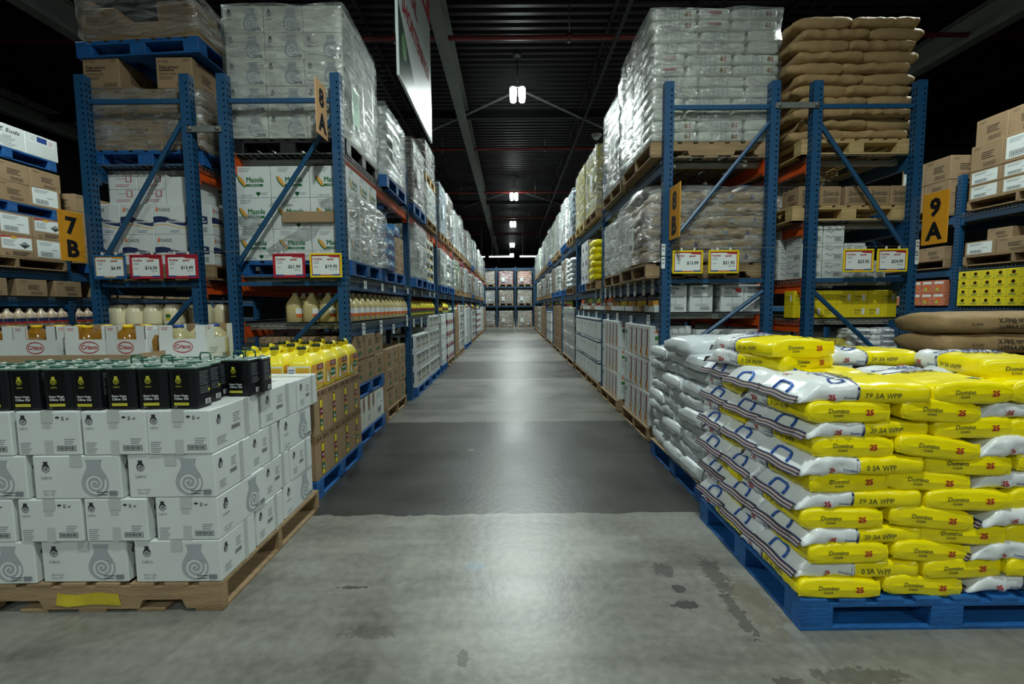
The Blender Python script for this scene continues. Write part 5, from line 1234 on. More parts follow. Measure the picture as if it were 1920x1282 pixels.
for L in range(5):
    for r in range(2):
        o = O('fruit_crate', cr, (-1.72, 8.26 + r * .42, 1.838 + L * .172), 0, None, 'pale slatted crate of yellow fruit, %s layer, %s along rack 8A' % (ORD[L], ORD[r]), 'crate', 'fruit crates')
        if not (L == 2 and r == 0):
            for i in range(5): O('lemon', fruit, (-1.535 - (i % 2) * .10, 8.12 + r * .42 + i * .07, 1.852 + L * .172), 0, None, 'yellow fruit in %s crate layer, %s along, %s in its row' % (ORD[L], ORD[r], ORD[i]), 'fruit', 'fruit in crates')
def bayname(b): return ORD[b] + ' bay'
def auto(side, tierz, tier, specs, rackn, xf, parts_to=9.5, dep=1.02):
    for i, (y0, d, h, st, m, pal, desc) in enumerate(specs):
        y = y0 + d / 2; x = xf - side * dep / 2
        wrapped(x, y, tierz, dep, d, h, st, m, '%s on %s tier of rack %s, %s from its end' % (desc, tier, rackn, ORD[i]), side, (i % 3) != 2, pal, i, '%s pallet under %s, %s tier of %s, %s load' % ({'wood': 'wooden', 'pale': 'pale wooden'}.get(pal, pal), desc.split(' of ')[-1].split('wrapped ')[-1], tier, rackn, ORD[i]), 'loads on rack %s %s tier' % (rackn, tier), parts=y < parts_to)
LX = -1.42
S = lambda *a: a
auto(1, 2.795, 'top', [(5.42, 1.02, .82, 'sack', 'pale_load', 'blue', 'film-wrapped pile of printed sacks'), (6.9, 1.0, .95, 'box', 'dark_load', 'blue', 'film-wrapped brown cartons'), (8.0, 1.02, .62, 'box', 'pale_load', 'wood', 'wrapped white cases'),
    (9.5, 1.05, 1.0, 'box', 'blue_load', 'wood', 'wrapped blue-grey cartons'), (10.7, 1.05, 1.05, 'sack', 'dark_load', 'wood', 'wrapped brown sacks'), (12.1, 1.05, .95, 'box', 'grey_load', 'wood', 'wrapped grey cartons'), (13.3, 1.0, 1.05, 'sack', 'grey_load', 'wood', 'wrapped grey sacks'),
    (14.8, 1.0, .9, 'box', 'dark_load', 'wood', 'wrapped dark cartons'), (16.0, 1.0, 1.05, 'box', 'pale_load', 'wood', 'wrapped pale cartons'), (17.4, 1.0, 1.0, 'sack', 'pale_load', 'blue', 'wrapped white sacks'), (18.6, 1.0, 1.1, 'box', 'blue_load', 'wood', 'wrapped blue-white cartons'), (20.0, 1.0, .9, 'box', 'dark_load', 'wood', 'wrapped brown cases'), (21.2, 1.0, 1.05, 'sack', 'grey_load', 'wood', 'wrapped sacks'), (22.7, 1.0, 1.0, 'box', 'grey_load', 'wood', 'wrapped mixed cartons'), (24.0, 1.0, 1.0, 'box', 'pale_load', 'wood', 'wrapped white boxes'), (25.4, 1.0, .95, 'sack', 'dark_load', 'wood', 'wrapped tan sacks')], '8A', LX)
wrapped(-1.93, 8.51, 3.57, 1.0, .98, .55, 'sack', 'dark_load', 'wrapped brown bundle on a second pallet above white cases, rack 8A', 1, False, 'pale', 3, 'pale pallet between two wrapped loads at rack 8A top')
auto(1, 1.695, 'middle', [(6.95, 1.05, .82, 'box', 'pale_load', 'blue', 'wrapped white cartons'), (9.5, 1.0, .75, 'box', 'pale_load', 'blue', 'wrapped pale cases'), (10.7, 1.05, .72, 'sack', 'pale_load', 'blue', 'wrapped white sacks'), (12.1, 1.0, .78, 'box', 'green_load', 'wood', 'wrapped greenish cases'), (13.3, 1.0, .7, 'box', 'kraft', 'wood', 'wrapped kraft cartons'),
    (14.8, 1.0, .78, 'box', 'pale_load', 'wood', 'wrapped white crates'), (16.0, 1.0, .7, 'sack', 'grey_load', 'wood', 'wrapped grey bags'), (17.4, 1.0, .8, 'box', 'kraft', 'blue', 'wrapped brown crates'), (18.6, 1.0, .75, 'box', 'pale_load', 'wood', 'wrapped pale boxes'), (20.0, 1.0, .8, 'box', 'pale_load', 'wood', 'wrapped pale cartons'), (21.2, 1.0, .7, 'box', 'dark_load', 'wood', 'wrapped brown cartons'), (22.7, 1.0, .8, 'box', 'pale_load', 'wood', 'wrapped white boxes'), (24.0, 1.0, .75, 'sack', 'pale_load', 'wood', 'wrapped white bags')], '8A', LX)
# floor stacks further along 8A
def floor_stack(rackn, xf, side, y0, n, layers, dz, w, d, me, pal, look, grp):
    pallet(pal, '%s pallet under %s stack on the floor at %s' % ({'wood': 'wooden'}.get(pal, pal), look, rackn), xf - side * .51, y0 + n * d / 2, 0, 1.02, n * d + .03, parts=y0 < 9)
    for L in range(layers):
        for r in range(n): O('carton', me, (xf - side * (w / 2 + .01 + abs(J(.01))), y0 + d / 2 + r * d, .142 + L * dz), 0, None, '%s carton at %s floor, %s layer, %s along its stack' % (look, rackn, ORD[L], ORD[r]), 'carton', grp)
    O('carton', me, (xf - side * (w * 1.5 + .03), y0 + d / 2, .142), 0, None, '%s carton at %s floor, inner column' % (look, rackn), 'carton', grp)
wd = carton('window_carton', .4, .36, .27, 'white_card', r=d_windows, l=d_windows, f=d_windows)
wd2 = carton('window_carton_noted', .4, .36, .27, 'white_card', r=d_sheet, f=d_windows)
bb = carton('band_carton', .4, .38, .27, 'white_card', r=d_brownband, l=d_brownband, f=d_brownband)
kb = carton('plain_kraft', .4, .36, .28, 'kraft', r=d_kraft, l=d_kraft, f=d_kraft)
wp = carton('plain_white', .4, .36, .30, 'white_card', r=d_urn_side, l=d_urn_side, f=d_urn_side)
floor_stack('8A', -1.44, 1, 7.0, 3, 3, .272, .4, .362, wd, 'blue', 'white bottle-window', 'white bottle-window cartons')
floor_stack('8A', -1.44, 1, 8.2, 3, 4, .272, .4, .362, wd, 'blue', 'tall white window', 'white window cartons second stack')
floor_stack('8A', -1.44, 1, 9.6, 2, 4, .272, .4, .362, wd2, 'blue', 'white noted', 'white noted cartons')
floor_stack('8A', -1.44, 1, 10.5, 3, 4, .272, .4, .382, bb, 'wood', 'brown-banded white', 'brown-banded cartons')
floor_stack('8A', -1.44, 1, 12.2, 2, 4, .282, .4, .362, kb, 'wood', 'plain kraft', 'kraft cartons third bay')
floor_stack('8A', -1.44, 1, 13.2, 3, 5, .255, .4, .362, wd, 'wood', 'white fruit-window', 'white fruit-window cartons')
floor_stack('8A', -1.44, 1, 14.9, 5, 4, .302, .4, .362, wp, 'blue', 'plain white', 'plain white cartons fourth bay')
floor_stack('8A', -1.44, 1, 17.4, 5, 4, .272, .4, .362, wd, 'wood', 'windowed white fifth-bay', 'windowed cartons fifth bay')
floor_stack('8A', -1.44, 1, 20.0, 6, 4, .272, .4, .382, bb, 'wood', 'banded white sixth-bay', 'banded cartons sixth bay')
floor_stack('8A', -1.44, 1, 22.7, 6, 4, .302, .4, .362, wp, 'wood', 'white seventh-bay', 'white cartons seventh bay')
floor_stack('8A', -1.44, 1, 25.3, 5, 4, .302, .4, .362, kb, 'wood', 'kraft far-end', 'kraft cartons far end')

# ============================================================ rack 7B, end bay
pallet('blue', 'blue pallet under the lemon juice cartons at rack 7B', -3.32, YE + .5, 2.705, 1.05, 1.0)
lw, ld_, lh = .325, .36, .27
lm = carton('lemon_carton', lw, ld_, lh, 'kraft', 'kraft_tape', f=d_lemon, r=d_kraft, l=d_kraft, b=d_lemon)
for L in range(3):
    for c in range(3):
        for r in range(2):
            if L == 2 and c == 1: continue
            O('juice_carton', lm, (-3.0 - c * .33 + (-.02 if L == 2 else 0), YE + .2 + r * .37, 2.848 + L * .272), 0, None, 'kraft lemon juice carton on rack 7B top tier, %s layer, %s row, %s from 8A' % (ORD[L], ORD[r], ORD[c]), 'carton', 'lemon juice cartons')
O('juice_carton', lm, (-3.3, YE + .75, 3.392), 0, None, 'kraft carton set back in the gap of the third layer at 7B', 'carton', 'lemon juice cartons')
O('stretch_film', film_shell(1.06, .86, .55, 0), (-3.32, YE + .44, 2.85), 0, None, 'clear film round the lower lemon juice cartons at 7B', 'film')
pallet('blue', 'tilted blue pallet bearing a brown tray above lemon juice cartons', -3.32, YE + .5, 3.672, 1.1, 1.0, rot=(0, -.045, 0))
O('kraft_tray', (lambda m: (m.box(-.52, .52, -.45, .45, 0, .01, 'kraft'), m.cbox(-.52, .52, -.45, -.44, 0, .15, 'kraft', .002), m.cbox(-.52, .52, .44, .45, 0, .15, 'kraft', .002), m.cbox(-.52, -.51, -.44, .44, 0, .15, 'kraft', .002), m.cbox(.51, .52, -.44, .44, 0, .15, 'kraft', .002), m.cbox(-.5, -.22, -.43, -.05, .012, .30, 'kraft_dark', .003), m.cbox(.16, .5, -.43, -.1, .012, .33, 'kraft_dark', .003), m)[-1])(MB()), (-3.32, YE + .5, 3.83), 0, None, 'shallow brown tray with part cartons atop rack 7B', 'tray', rot=(0, -.045, 0))
O('stretch_film', film_shell(1.08, .95, .36, 2), (-3.32, YE + .5, 3.86), 0, None, 'loose shiny film round the top tray at rack 7B', 'film', rot=(0, -.045, 0))
pallet('wood', 'wooden pallet under the mayonnaise cartons at rack 7B', -3.3, YE + .5, 1.665, 1.1, 1.0)
mw, md, mh = .30, .40, .277
mm_ = carton('mayo_carton', mw, md, mh, 'white_card', f=d_mayo, r=d_mayo_end, l=d_mayo_end); me_ = carton('mayo_carton_turned', .20, .30, mh, 'white_card', f=d_mayo_end, r=d_mayo, l=d_mayo)
for L in range(2):
    for c in range(4):
        tn = c in (0,)
        O('mayonnaise_carton', me_ if tn else mm_, (-2.88 - (0 if tn else .255 + (c - 1) * .303), YE + .2, 1.808 + L * .278), 0, None, 'white carton with blue wave at rack 7B, %s layer, %s from rack 8A' % (ORD[L], ORD[c]), 'carton', 'mayonnaise cartons')
dp = lambda f: (f.lines(f.w * .3, f.h * .7, f.w * .4, 1, f.h * .08, 'ink_red'), f.rect(f.w * .62, f.h * .5, f.w * .82, f.h * .95, 'ink_red'), f.rect(f.w * .65, f.h * .54, f.w * .79, f.h * .91, 'white_card', 2), f.lines(f.w * .25, f.h * .3, f.w * .5, 2, f.h * .1, 'ink_red'))
pw_ = carton('pink_print_carton', .265, .3, .135, 'white_card', f=dp)
for L in range(2):
    for c in range(2): O('white_carton', pw_, (-3.57 + c * .27, YE + .18, 2.365 + L * .136), 0, None, 'low white carton with red print over mayonnaise cartons, %s layer, %s across' % (ORD[L], ORD[c]), 'carton', 'red-print cartons at 7B')
O('white_carton', carton('blank_white', .3, .3, .25, 'white_card'), (-3.03, YE + .18, 2.365), 0, None, 'unprinted white carton above the mayonnaise cartons', 'carton')
for r in range(2):
    for c in range(6):
        if c > 4: continue
        o = put_bottle('mayo', (-2.93, -3.21, -3.395, -3.56, -3.725)[c] + .05 * r, 4.37 + r * .2, 1.232, 'mayonnaise_jar', 'large cream mayonnaise jar with navy lid at 7B, %s row, %s from 8A' % (('front', 'rear')[r], ORD[c]), 'jar', 'mayonnaise jars')
        if (r, c) == (0, 1):
            pl = MB(); f = [(.0845 * math.cos(a), .0845 * math.sin(a)) for a in [-PI / 2 - .55 + 1.2 * i / 8 for i in range(9)]]
            for z0, z1, mt, i0, i1 in ((.06, .085, 'ink_yellow', 2, 8), (.085, .115, 'ink_green', 2, 8), (.115, .125, 'ink_yellow', 2, 8), (.06, .125, 'ink_white', 0, 2)):
                for i in range(i0, i1): a, b = f[i], f[i + 1]; pl.add([(a[0], a[1], z0), (b[0], b[1], z0), (b[0], b[1], z1), (a[0], a[1], z1)], [(0, 1, 2, 3)], mt)
            O('paper_label', pl, parent=o, label='blue, green and yellow paper label')
auto(-1, 2.705, 'top', [(6.95, 1.0, .9, 'box', 'dark_load', 'blue', 'wrapped brown cartons'), (8.2, 1.0, .9, 'sack', 'grey_load', 'wood', 'wrapped sacks')], '7B', -3.84)
auto(-1, 1.665, 'middle', [(5.6, 1.0, .7, 'box', 'pale_load', 'wood', 'wrapped white cartons'), (6.95, 1.0, .8, 'box', 'kraft', 'wood', 'wrapped kraft cartons')], '7B', -3.84)

# ============================================================ rack across the aisle from 7B
ax = -6.60
def aisle_row(me, name, x, y0, n, dy, z, look, cat, grp, rz=0., jit=.008, skip=()):
    for i in range(n):
        if i not in skip: O(name, me, (x + J(jit), y0 + i * dy, z), rz + J(.01), None, '%s, %s along' % (look, ORD[i]), cat, grp)
hz = carton('hazard_carton', .40, .43, .29, 'kraft', 'kraft_tape', r=d_hazard, f=d_kraft); hs = carton('hazard_sheet', .40, .43, .29, 'kraft', 'kraft_tape', r=d_sheet, f=d_kraft); ht = carton('thisway_carton', .40, .43, .29, 'kraft', 'kraft_tape', r=d_thisway, f=d_kraft)
pallet('wood', 'wooden pallet under the hazard-label cartons facing 7B', ax - .5, 6.2, 1.965, 1.0, 1.36)
for i, (a, b) in enumerate(((hz, ht), (hz, hs), (hs, hz))):
    O('hazard_carton', a, (ax - .2, 5.77 + i * .44, 2.108), 0, None, 'kraft carton facing 7B with %s, lower layer, %s along' % (('warning triangle label', 'warning triangle label', 'white sheet')[i], ORD[i]), 'carton', 'hazard-label cartons')
    O('hazard_carton', b, (ax - .2, 5.77 + i * .44, 2.40), 0, None, 'kraft carton facing 7B with %s, upper layer, %s along' % (('up arrows', 'white sheet', 'warning triangle label')[i], ORD[i]), 'carton', 'hazard-label cartons')
pallet('blue', 'blue pallet stacked above the hazard-label cartons', ax - .5, 6.2, 2.695, 1.0, 1.3)
kp = carton('kraft_printed', .40, .43, .26, 'kraft', 'kraft_tape', r=d_kraft, f=d_kraft)
for L in range(2):
    for i in range(3): O('kraft_carton', hs if (L, i) == (0, 2) else kp, (ax - .2, 5.77 + i * .44 + L * .02, 2.838 + L * (.262)), J(.02), None, 'kraft carton facing 7B between two blue pallets, %s layer, %s along' % (('lower', 'upper')[L], ORD[i]), 'carton', 'kraft cartons facing 7B')
pallet('blue', 'highest blue pallet facing 7B under white soap cartons', ax - .5, 6.2, 3.395, 1.0, 1.3)
for i, dsg in enumerate((None, d_suds, d_bluesheet)): O('soap_carton', carton('soap_carton_%d' % i, .40, .45, .30, 'white_card', r=dsg), (ax - .2, 5.74 + i * .46, 3.538), 0, None, 'white soap carton on the highest pallet facing 7B, %s' % ('unprinted', 'with cursive lettering', 'with blue sheet')[i], 'carton', 'soap cartons')
st = carton('shelf_carton', .30, .40, .23, 'kraft', 'kraft_tape', r=d_kraft)
for i in range(9):
    O('shelf_carton', st, (ax - .18, 5.35 + i * .52 + (.1 if i > 3 else 0), 1.59), 0, None, 'kraft shelf carton facing 7B, %s along the middle shelf' % ORD[i], 'carton', 'kraft shelf cartons facing 7B')
for i in range(26): put_bottle('bleach' if i < 13 else 'orange', ax - .1, 5.35 + i * .148 + (.12 if i > 10 else 0), 1.17, 'jug', '%s jug facing 7B, %s along the low shelf' % (('clear', 'orange')[i > 12], ORD[i % 13]), 'jug', 'jugs facing 7B', PI / 2)
for i in range(6): O('pear_tray', cached(('pear_tray',), lambda: (lambda m: ([m.lathe([(.005, 0), (.04, .02), (.045, .05), (.02, .1), (.005, .12)], 'pear', 10, tf=Matrix.Translation((.0, -.16 + .1 * q, .08))) for q in range(4)], m.box(-.2, .06, -.2, .2, 0, .09, 'kraft'), m)[-1])(MB())), (ax - .12, 7.55 + i * .42, 1.83 if False else 1.59), 0, None, 'tray of green pear-shaped packs seen through rack 7B, %s along' % ORD[i], 'tray', 'pear trays') if i in (4, 5) else None
pallet('blue', 'blue pallet facing 7B past its post', ax - .5, 7.8, 1.965, 1.0, 1.2)
for L in range(4):
    for i in range(3): O('kraft_carton', kp, (ax - .2, 7.3 + i * .44, 2.108 + L * .262), 0, None, 'kraft carton facing 7B past the post, %s layer, %s along' % (ORD[L], ORD[i]), 'carton', 'kraft cartons past the post')

# ============================================================ rack 8B
YR = 4.46
pallet('wood', 'wooden pallet under the flour packs at rack 8B', 1.93, YR + .52, 2.795, 1.16, 1.06)
def dec_flour_plain(sk, mb):
    for i in range(9): sk.side(mb, [(-.10 + .022 * i, -.03), (-.095 + .022 * i + .006 * (i % 2), -.03), (-.095 + .022 * i + .006 * (i % 2), .03), (-.10 + .022 * i, .03)], [(0, 1, 2, 3)], 'urn_grey', -.05, -1, 0)
def dec_flour(sk, mb):
    dec_flour_plain(sk, mb)
    sk.side(mb, [(.018 * math.cos(a), .022 * math.sin(a)) for a in [2 * PI * i / 14 for i in range(14)]], [tuple(range(14))], 'kraft_dark', .55, -1, 0)
    sk.side(mb, [(.026, -.024), (.037, -.024), (.037, .024), (.026, .024)], [(0, 1, 2, 3)], 'ink_red', .55, -1, 0)
def dec_flour_end(sk, mb): sk.text_end(mb, 'HECKERS', 0, .05, .022, 'ink_red', .04); mb.add([(sk.L / 2 + .003, -.04, .034), (sk.L / 2 + .003, .04, .034), (sk.L / 2 + .003, .04, .037), (sk.L / 2 + .003, -.04, .037)], [(0, 1, 2, 3)], 'ink_soft')
fa = lambda q, lv=0: plain_sack('flour' if lv in (0, 3, 5) else 'flour_plain', .42, .33, .1, 'pack_white', q, 'both', .005, dec_flour if lv in (0, 3, 5) else dec_flour_plain, n=6, ep=12, sag=.02)
fb = lambda q, lv=0: plain_sack('flour_end' if lv in (3, 5) else 'flour_end_plain', .33, .29, .1, 'pack_white', q, 'both', .005, dec_flour_end if lv in (3, 5) else None, n=6, ep=12, sag=.02)
fx0 = 1.36
for L in range(12):
    lv = L // 2; off = lv % 2; xs = []
    wid = [(.43, 0), (.30, 1), (.43, 0)] if lv in (5,) else [(.43, 0), (.43, 0), (.31, 1)] if lv in (4, 2, 0) else [(.31, 1), (.43, 0), (.43, 0)]
    x = fx0 + (.0 if lv < 5 else -.02)
    for c, (w_, en) in enumerate(wid):
        if en: O('flour_pack', fb((L + c) % 2, lv), (x + w_ / 2, YR + .165, 2.938 + L * .1005), -PI / 2 + J(.03), None, 'white flour pack end-on at 8B, %s layer, %s from aisle' % (ORD[L], ORD[c]), 'pack', 'flour packs on rack 8B')
        else: O('flour_pack', fa((L + c) % 3, lv), (x + w_ / 2, YR + .17, 2.938 + L * .1005), J(.03), None, 'white flour pack at 8B, %s layer, %s from aisle' % (ORD[L], ORD[c]), 'pack', 'flour packs on rack 8B')
        x += w_ + .01
    for r in range(2): O('flour_pack', fb((L + r) % 2, lv), (fx0 + .165, YR + .50 + r * .335, 2.938 + L * .1005), PI + J(.02), None, 'white flour pack on the aisle side at 8B, %s layer, %s row back' % (ORD[L], ORD[r + 1]), 'pack', 'flour packs on rack 8B')
O('stretch_film', film_shell(1.24, 1.08, 1.2, 4, False, .03), (1.93, YR + .52, 2.94), 0, None, 'shiny crumpled film round the flour packs at 8B', 'film')
pallet('wood', 'wooden pallet under film-wrapped kraft sacks at rack 8B', 1.9, YR + .5, 1.655, 1.16, 1.0)
def dec_delta(sk, mb):
    for sg in (-1,): sk.side(mb, [(-.02, -.02), (.03, -.02), (.005, .03)], [(0, 1, 2)], 'ink_navy', .45, sg, 0); sk.side(mb, [(-.03, -.02), (.03, -.02), (.03, .02), (-.03, .02)], [(0, 1, 2, 3)], 'ink_soft', -.3, sg, 0)
for L in range(6):
    for c in range(2):
        O('kraft_sack', plain_sack('kraftsack', .56, .38, .125, 'kraft_sack', (L + c) % 3, 'both', .012, dec_delta, n=3, ep=7, sag=.1), (1.64 + c * .56 + (.03 if L % 2 else -.02) + J(.02), YR + .2, 1.80 + L * .113), J(.05), None, 'kraft sack with blue triangle at 8B, %s layer, %s from aisle' % (ORD[L], ORD[c]), 'sack', 'wrapped kraft sacks on rack 8B')
    O('kraft_sack', plain_sack('kraftsack', .56, .38, .125, 'kraft_sack', (L + 1) % 3, 'both', .012, dec_delta, n=3, ep=7, sag=.1), (1.60 + J(.02), YR + .68, 1.80 + L * .113), PI / 2, None, 'kraft sack on the aisle side at 8B, %s layer, behind front sack' % ORD[L], 'sack', 'wrapped kraft sacks on rack 8B')
O('stretch_film', film_shell(1.2, 1.03, .72, 3, False, .03), (1.89, YR + .48, 1.80), 0, None, 'torn shiny film round the kraft sacks at 8B', 'film')
O('shipping_label', note_mesh(), (1.255, YR + .3, 2.05), -PI / 2, None, 'white label on the film of the kraft sacks at 8B', 'sheet')
go = carton('printed_case', .225, .3, .265, 'white_card', f=d_goya, r=d_goya, l=d_goya); gt = carton('printed_case_tagged', .225, .3, .265, 'white_card', f=d_goya_tag, r=d_goya, l=d_goya)
for i, (x, m) in enumerate(((1.62, go), (1.875, go), (2.18, gt), (2.41, gt))): O('wine_carton', m, (x, YR + .16, 1.322), 0, None, 'white carton on the 8B bottle shelf, %s, %s from aisle' % ('with red sticker' if i > 1 else 'plain printed', ORD[i]), 'carton', 'white cartons on the 8B shelf')
tray = lambda m: cached(('bottle_tray', m), lambda: (lambda q: (q.box(-.14, .14, -.17, .17, 0, .005, m), q.box(-.14, -.134, -.17, .17, 0, .06, m), q.box(.134, .14, -.17, .17, 0, .16, m), q.box(-.14, .14, -.17, -.164, 0, .075, m), q.box(-.14, .14, .164, .17, 0, .075, m), q)[-1])(MB()))
k = 0
for t_, (m, kd) in enumerate((('white_card', 'vinegar'), ('kraft', 'brown'), ('white_card', 'vinegar'), ('white_card', 'brown'), ('white_card', 'vinegar'), ('kraft', 'orange'), ('white_card', 'orange'), ('white_card', 'juice'), ('kraft', 'green'), ('white_card', 'juice'), ('white_card', 'green'), ('kraft', 'orange'))):
    y = 4.72 + t_ * .4 + (.1 if t_ > 5 else 0)
    O('bottle_tray', tray(m), (1.58, y, 1.322), 0, None, '%s display tray of bottles along rack 8B, %s from the end' % ('kraft' if m == 'kraft' else 'white', ORD[t_]), 'tray', 'bottle trays on rack 8B')
    for r in range(4):
        for c in range(2):
            if c and t_ > 3: continue
            put_bottle(kd, 1.50 + c * .09, y - .12 + r * .08, 1.328, 'bottle', '%s bottle, %s in the %s row, tray %s along rack 8B' % ({'vinegar': 'black', 'juice': 'pale'}.get(kd, kd), ORD[r], ('aisle', 'inner')[c], ORD[t_]), 'bottle', 'bottles in 8B trays', -PI / 2)
for b in range(3, 7):
    for i in range(14): put_bottle(('juice', 'bleach', 'green')[(i // 5 + b) % 3], 1.55, RY[b] + .2 + i * .18 - 2.8 + 1.2 * (b == 3), 1.322, 'bottle', 'bottle on the 8B shelf, %s bay, %s along' % (ORD[b], ORD[i]), 'bottle', 'far bottles on rack 8B', -PI / 2)
# floor of 8B
gl = carton('red_bottle_carton', .42, 1.0, .345, 'white_card', l=d_bottle_row, f=d_oasis_side, r=d_bottle_row); 
for s_, (y, n) in enumerate(((4.62, 1), (5.98, 1))):
    pallet('wood', 'wooden pallet under red-bottle cartons at 8B, %s stack' % ORD[s_], 1.92, y + .48, 0, 1.06, 1.06)
    for L in range(3):
        for r in range(n): O('oil_carton', gl, (1.63, y + .49, .142 + L * .347), J(.01), None, 'long white carton with red bottle prints at 8B, %s stack, %s layer' % (ORD[s_], ORD[L]), 'carton', 'red-bottle cartons')
oe = carton('flame_carton', .235, .3, .25, 'white_card', f=d_oasis_end)
for i in range(3):
    for L in range(4): O('white_carton', oe, (1.97 + i * .24, YR + .2, .142 + L * .251), 0, None, 'white flame-logo carton behind white sacks, %s layer, %s from aisle' % (ORD[L], ORD[i]), 'carton', 'flame-logo cartons')
pallet('wood', 'wooden pallet under the flame-logo cartons at 8B', 2.2, YR + .06 + 1.9, 0, .001 + .5, .5) if False else None
ri = carton('rice_carton', .42, .34, .345, 'white_card', l=d_split, f=d_rice_blue); pu = carton('stripe_carton', .42, .34, .30, 'cream_card', l=d_stripes, f=d_stripes); kf = carton('kraft_tall', .42, .40, .31, 'kraft_dark', 'kraft_tape', l=d_kraft, f=d_kraft)
floor_stack('8B', 1.40, -1, 7.3, 3, 3, .347, .42, .342, ri, 'wood', 'tall white blue-edged', 'blue-edged cartons')
floor_stack('8B', 1.40, -1, 8.42, 4, 3, .347, .42, .342, ri, 'wood', 'white blue-lined', 'blue-lined cartons')
floor_stack('8B', 1.40, -1, 10.15, 6, 4, .302, .42, .342, pu, 'wood', 'grey striped', 'grey striped cartons')
floor_stack('8B', 1.40, -1, 12.9, 5, 4, .312, .42, .402, kf, 'wood', 'dark kraft', 'dark kraft cartons')
floor_stack('8B', 1.40, -1, 15.7, 6, 3, .347, .42, .342, ri, 'wood', 'white far', 'white far cartons')
floor_stack('8B', 1.40, -1, 18.5, 6, 4, .312, .42, .402, kf, 'wood', 'brown far', 'brown far cartons')
floor_stack('8B', 1.40, -1, 21.3, 6, 4, .302, .42, .342, pu, 'wood', 'grey far', 'grey far cartons')
floor_stack('8B', 1.40, -1, 24.2, 6, 4, .312, .42, .402, kb, 'wood', 'tan far-end', 'tan far cartons')
auto(-1, 2.795, 'top', [(5.75, 1.1, 1.15, 'sack', 'pale_load', 'wood', 'tall silver-wrapped white sacks'), (7.35, 1.05, 1.0, 'box', 'yellow_load', 'wood', 'wrapped yellow and grey cases'), (8.55, 1.1, 1.05, 'box', 'yellow_load', 'pale', 'tall wrapped yellow cartons'), (10.1, 1.05, 1.0, 'sack', 'blue_load', 'wood', 'wrapped blue-grey bags'), (11.4, 1.1, 1.1, 'box', 'pale_load', 'blue', 'wrapped white cartons'), (12.9, 1.05, 1.05, 'box', 'grey_load', 'wood', 'wrapped grey cartons'), (14.2, 1.1, 1.05, 'box', 'green_load', 'wood', 'wrapped pale green cases'),
    (15.7, 1.05, 1.1, 'sack', 'pale_load', 'blue', 'wrapped white bags'), (17.0, 1.1, 1.05, 'box', 'pale_load', 'wood', 'wrapped pale cartons'), (18.5, 1.05, 1.1, 'box', 'grey_load', 'wood', 'wrapped silver cartons'), (19.8, 1.1, 1.0, 'sack', 'pale_load', 'wood', 'wrapped pale sacks'), (21.3, 1.05, 1.1, 'box', 'green_load', 'wood', 'wrapped greenish cartons'), (22.6, 1.1, 1.0, 'box', 'pale_load', 'wood', 'wrapped white cases'), (24.2, 1.05, 1.1, 'box', 'grey_load', 'wood', 'wrapped far cartons')], '8B', 1.38)
pu2 = carton('purple_carton', .4, .36, .26, 'white_card', l=d_purple, f=d_purple)
wrapped(1.9, 6.2, 1.655, 1.05, 1.0, .7, 'box', 'pale_load', 'bulky white film-wrapped carton load beside the kraft sacks at 8B', -1, False, 'wood', 1, 'wooden pallet under white wrapped load by the kraft sacks')
pallet('wood', 'wooden pallet under the yellow sacks on rack 8B', 1.9, 7.85, 1.655, 1.04, 1.0)
for L in range(6): O('yellow_sack', plain_sack('yellowsack', .6, .44, .12, 'sugar_yellow', L % 3, 'both', .014, n=2.4, ep=5), (1.66, 7.62, 1.80 + L * .108), J(.1), None, 'plump yellow sack on rack 8B, %s in its pile' % ORD[L], 'sack', 'yellow sacks on rack 8B')
pallet('blue', 'blue pallet under purple-print cartons on rack 8B', 1.9, 8.75, 1.655, 1.04, .8)
for L in range(3):
    for r in range(2): O('white_carton', pu2, (1.62, 8.55 + r * .365, 1.80 + L * .262), 0, None, 'white purple-print carton on rack 8B, %s layer, %s along' % (ORD[L], ORD[r]), 'carton', 'purple-print cartons')
pallet('wood', 'wooden pallet under small white sacks on rack 8B', 1.9, 10.65, 1.655, 1.04, 1.1)
for L in range(6):
    for r in range(2): O('white_sack', plain_sack('smallwhite', .5, .46, .12, 'paper_white', (L + r) % 3, 'both', .014, n=2.3, ep=4), (1.62, 10.36 + r * .5, 1.80 + L * .108), J(.1), None, 'small white sack on rack 8B, %s layer, %s along' % (ORD[L], ORD[r]), 'sack', 'small white sacks on rack 8B')
auto(-1, 1.655, 'middle', [(11.4, 1.0, .75, 'box', 'kraft', 'blue', 'tan cartons'), (12.9, 1.05, .72, 'sack', 'pale_load', 'blue', 'wrapped white bags'), (14.2, 1.05, .75, 'box', 'kraft', 'blue', 'tall kraft cartons'), (15.7, 1.05, .7, 'sack', 'grey_load', 'wood', 'wrapped grey bags'), (17.0, 1.1, .78, 'sack', 'kraft', 'wood', 'tan sacks'), (18.5, 1.05, .7, 'box', 'pale_load', 'wood', 'wrapped white cases'), (19.8, 1.1, .75, 'sack', 'dark_load', 'wood', 'brown sacks'), (21.3, 1.05, .7, 'box', 'kraft', 'wood', 'far kraft cartons'), (22.6, 1.1, .7, 'box', 'pale_load', 'wood', 'far pale cartons')], '8B', 1.38)

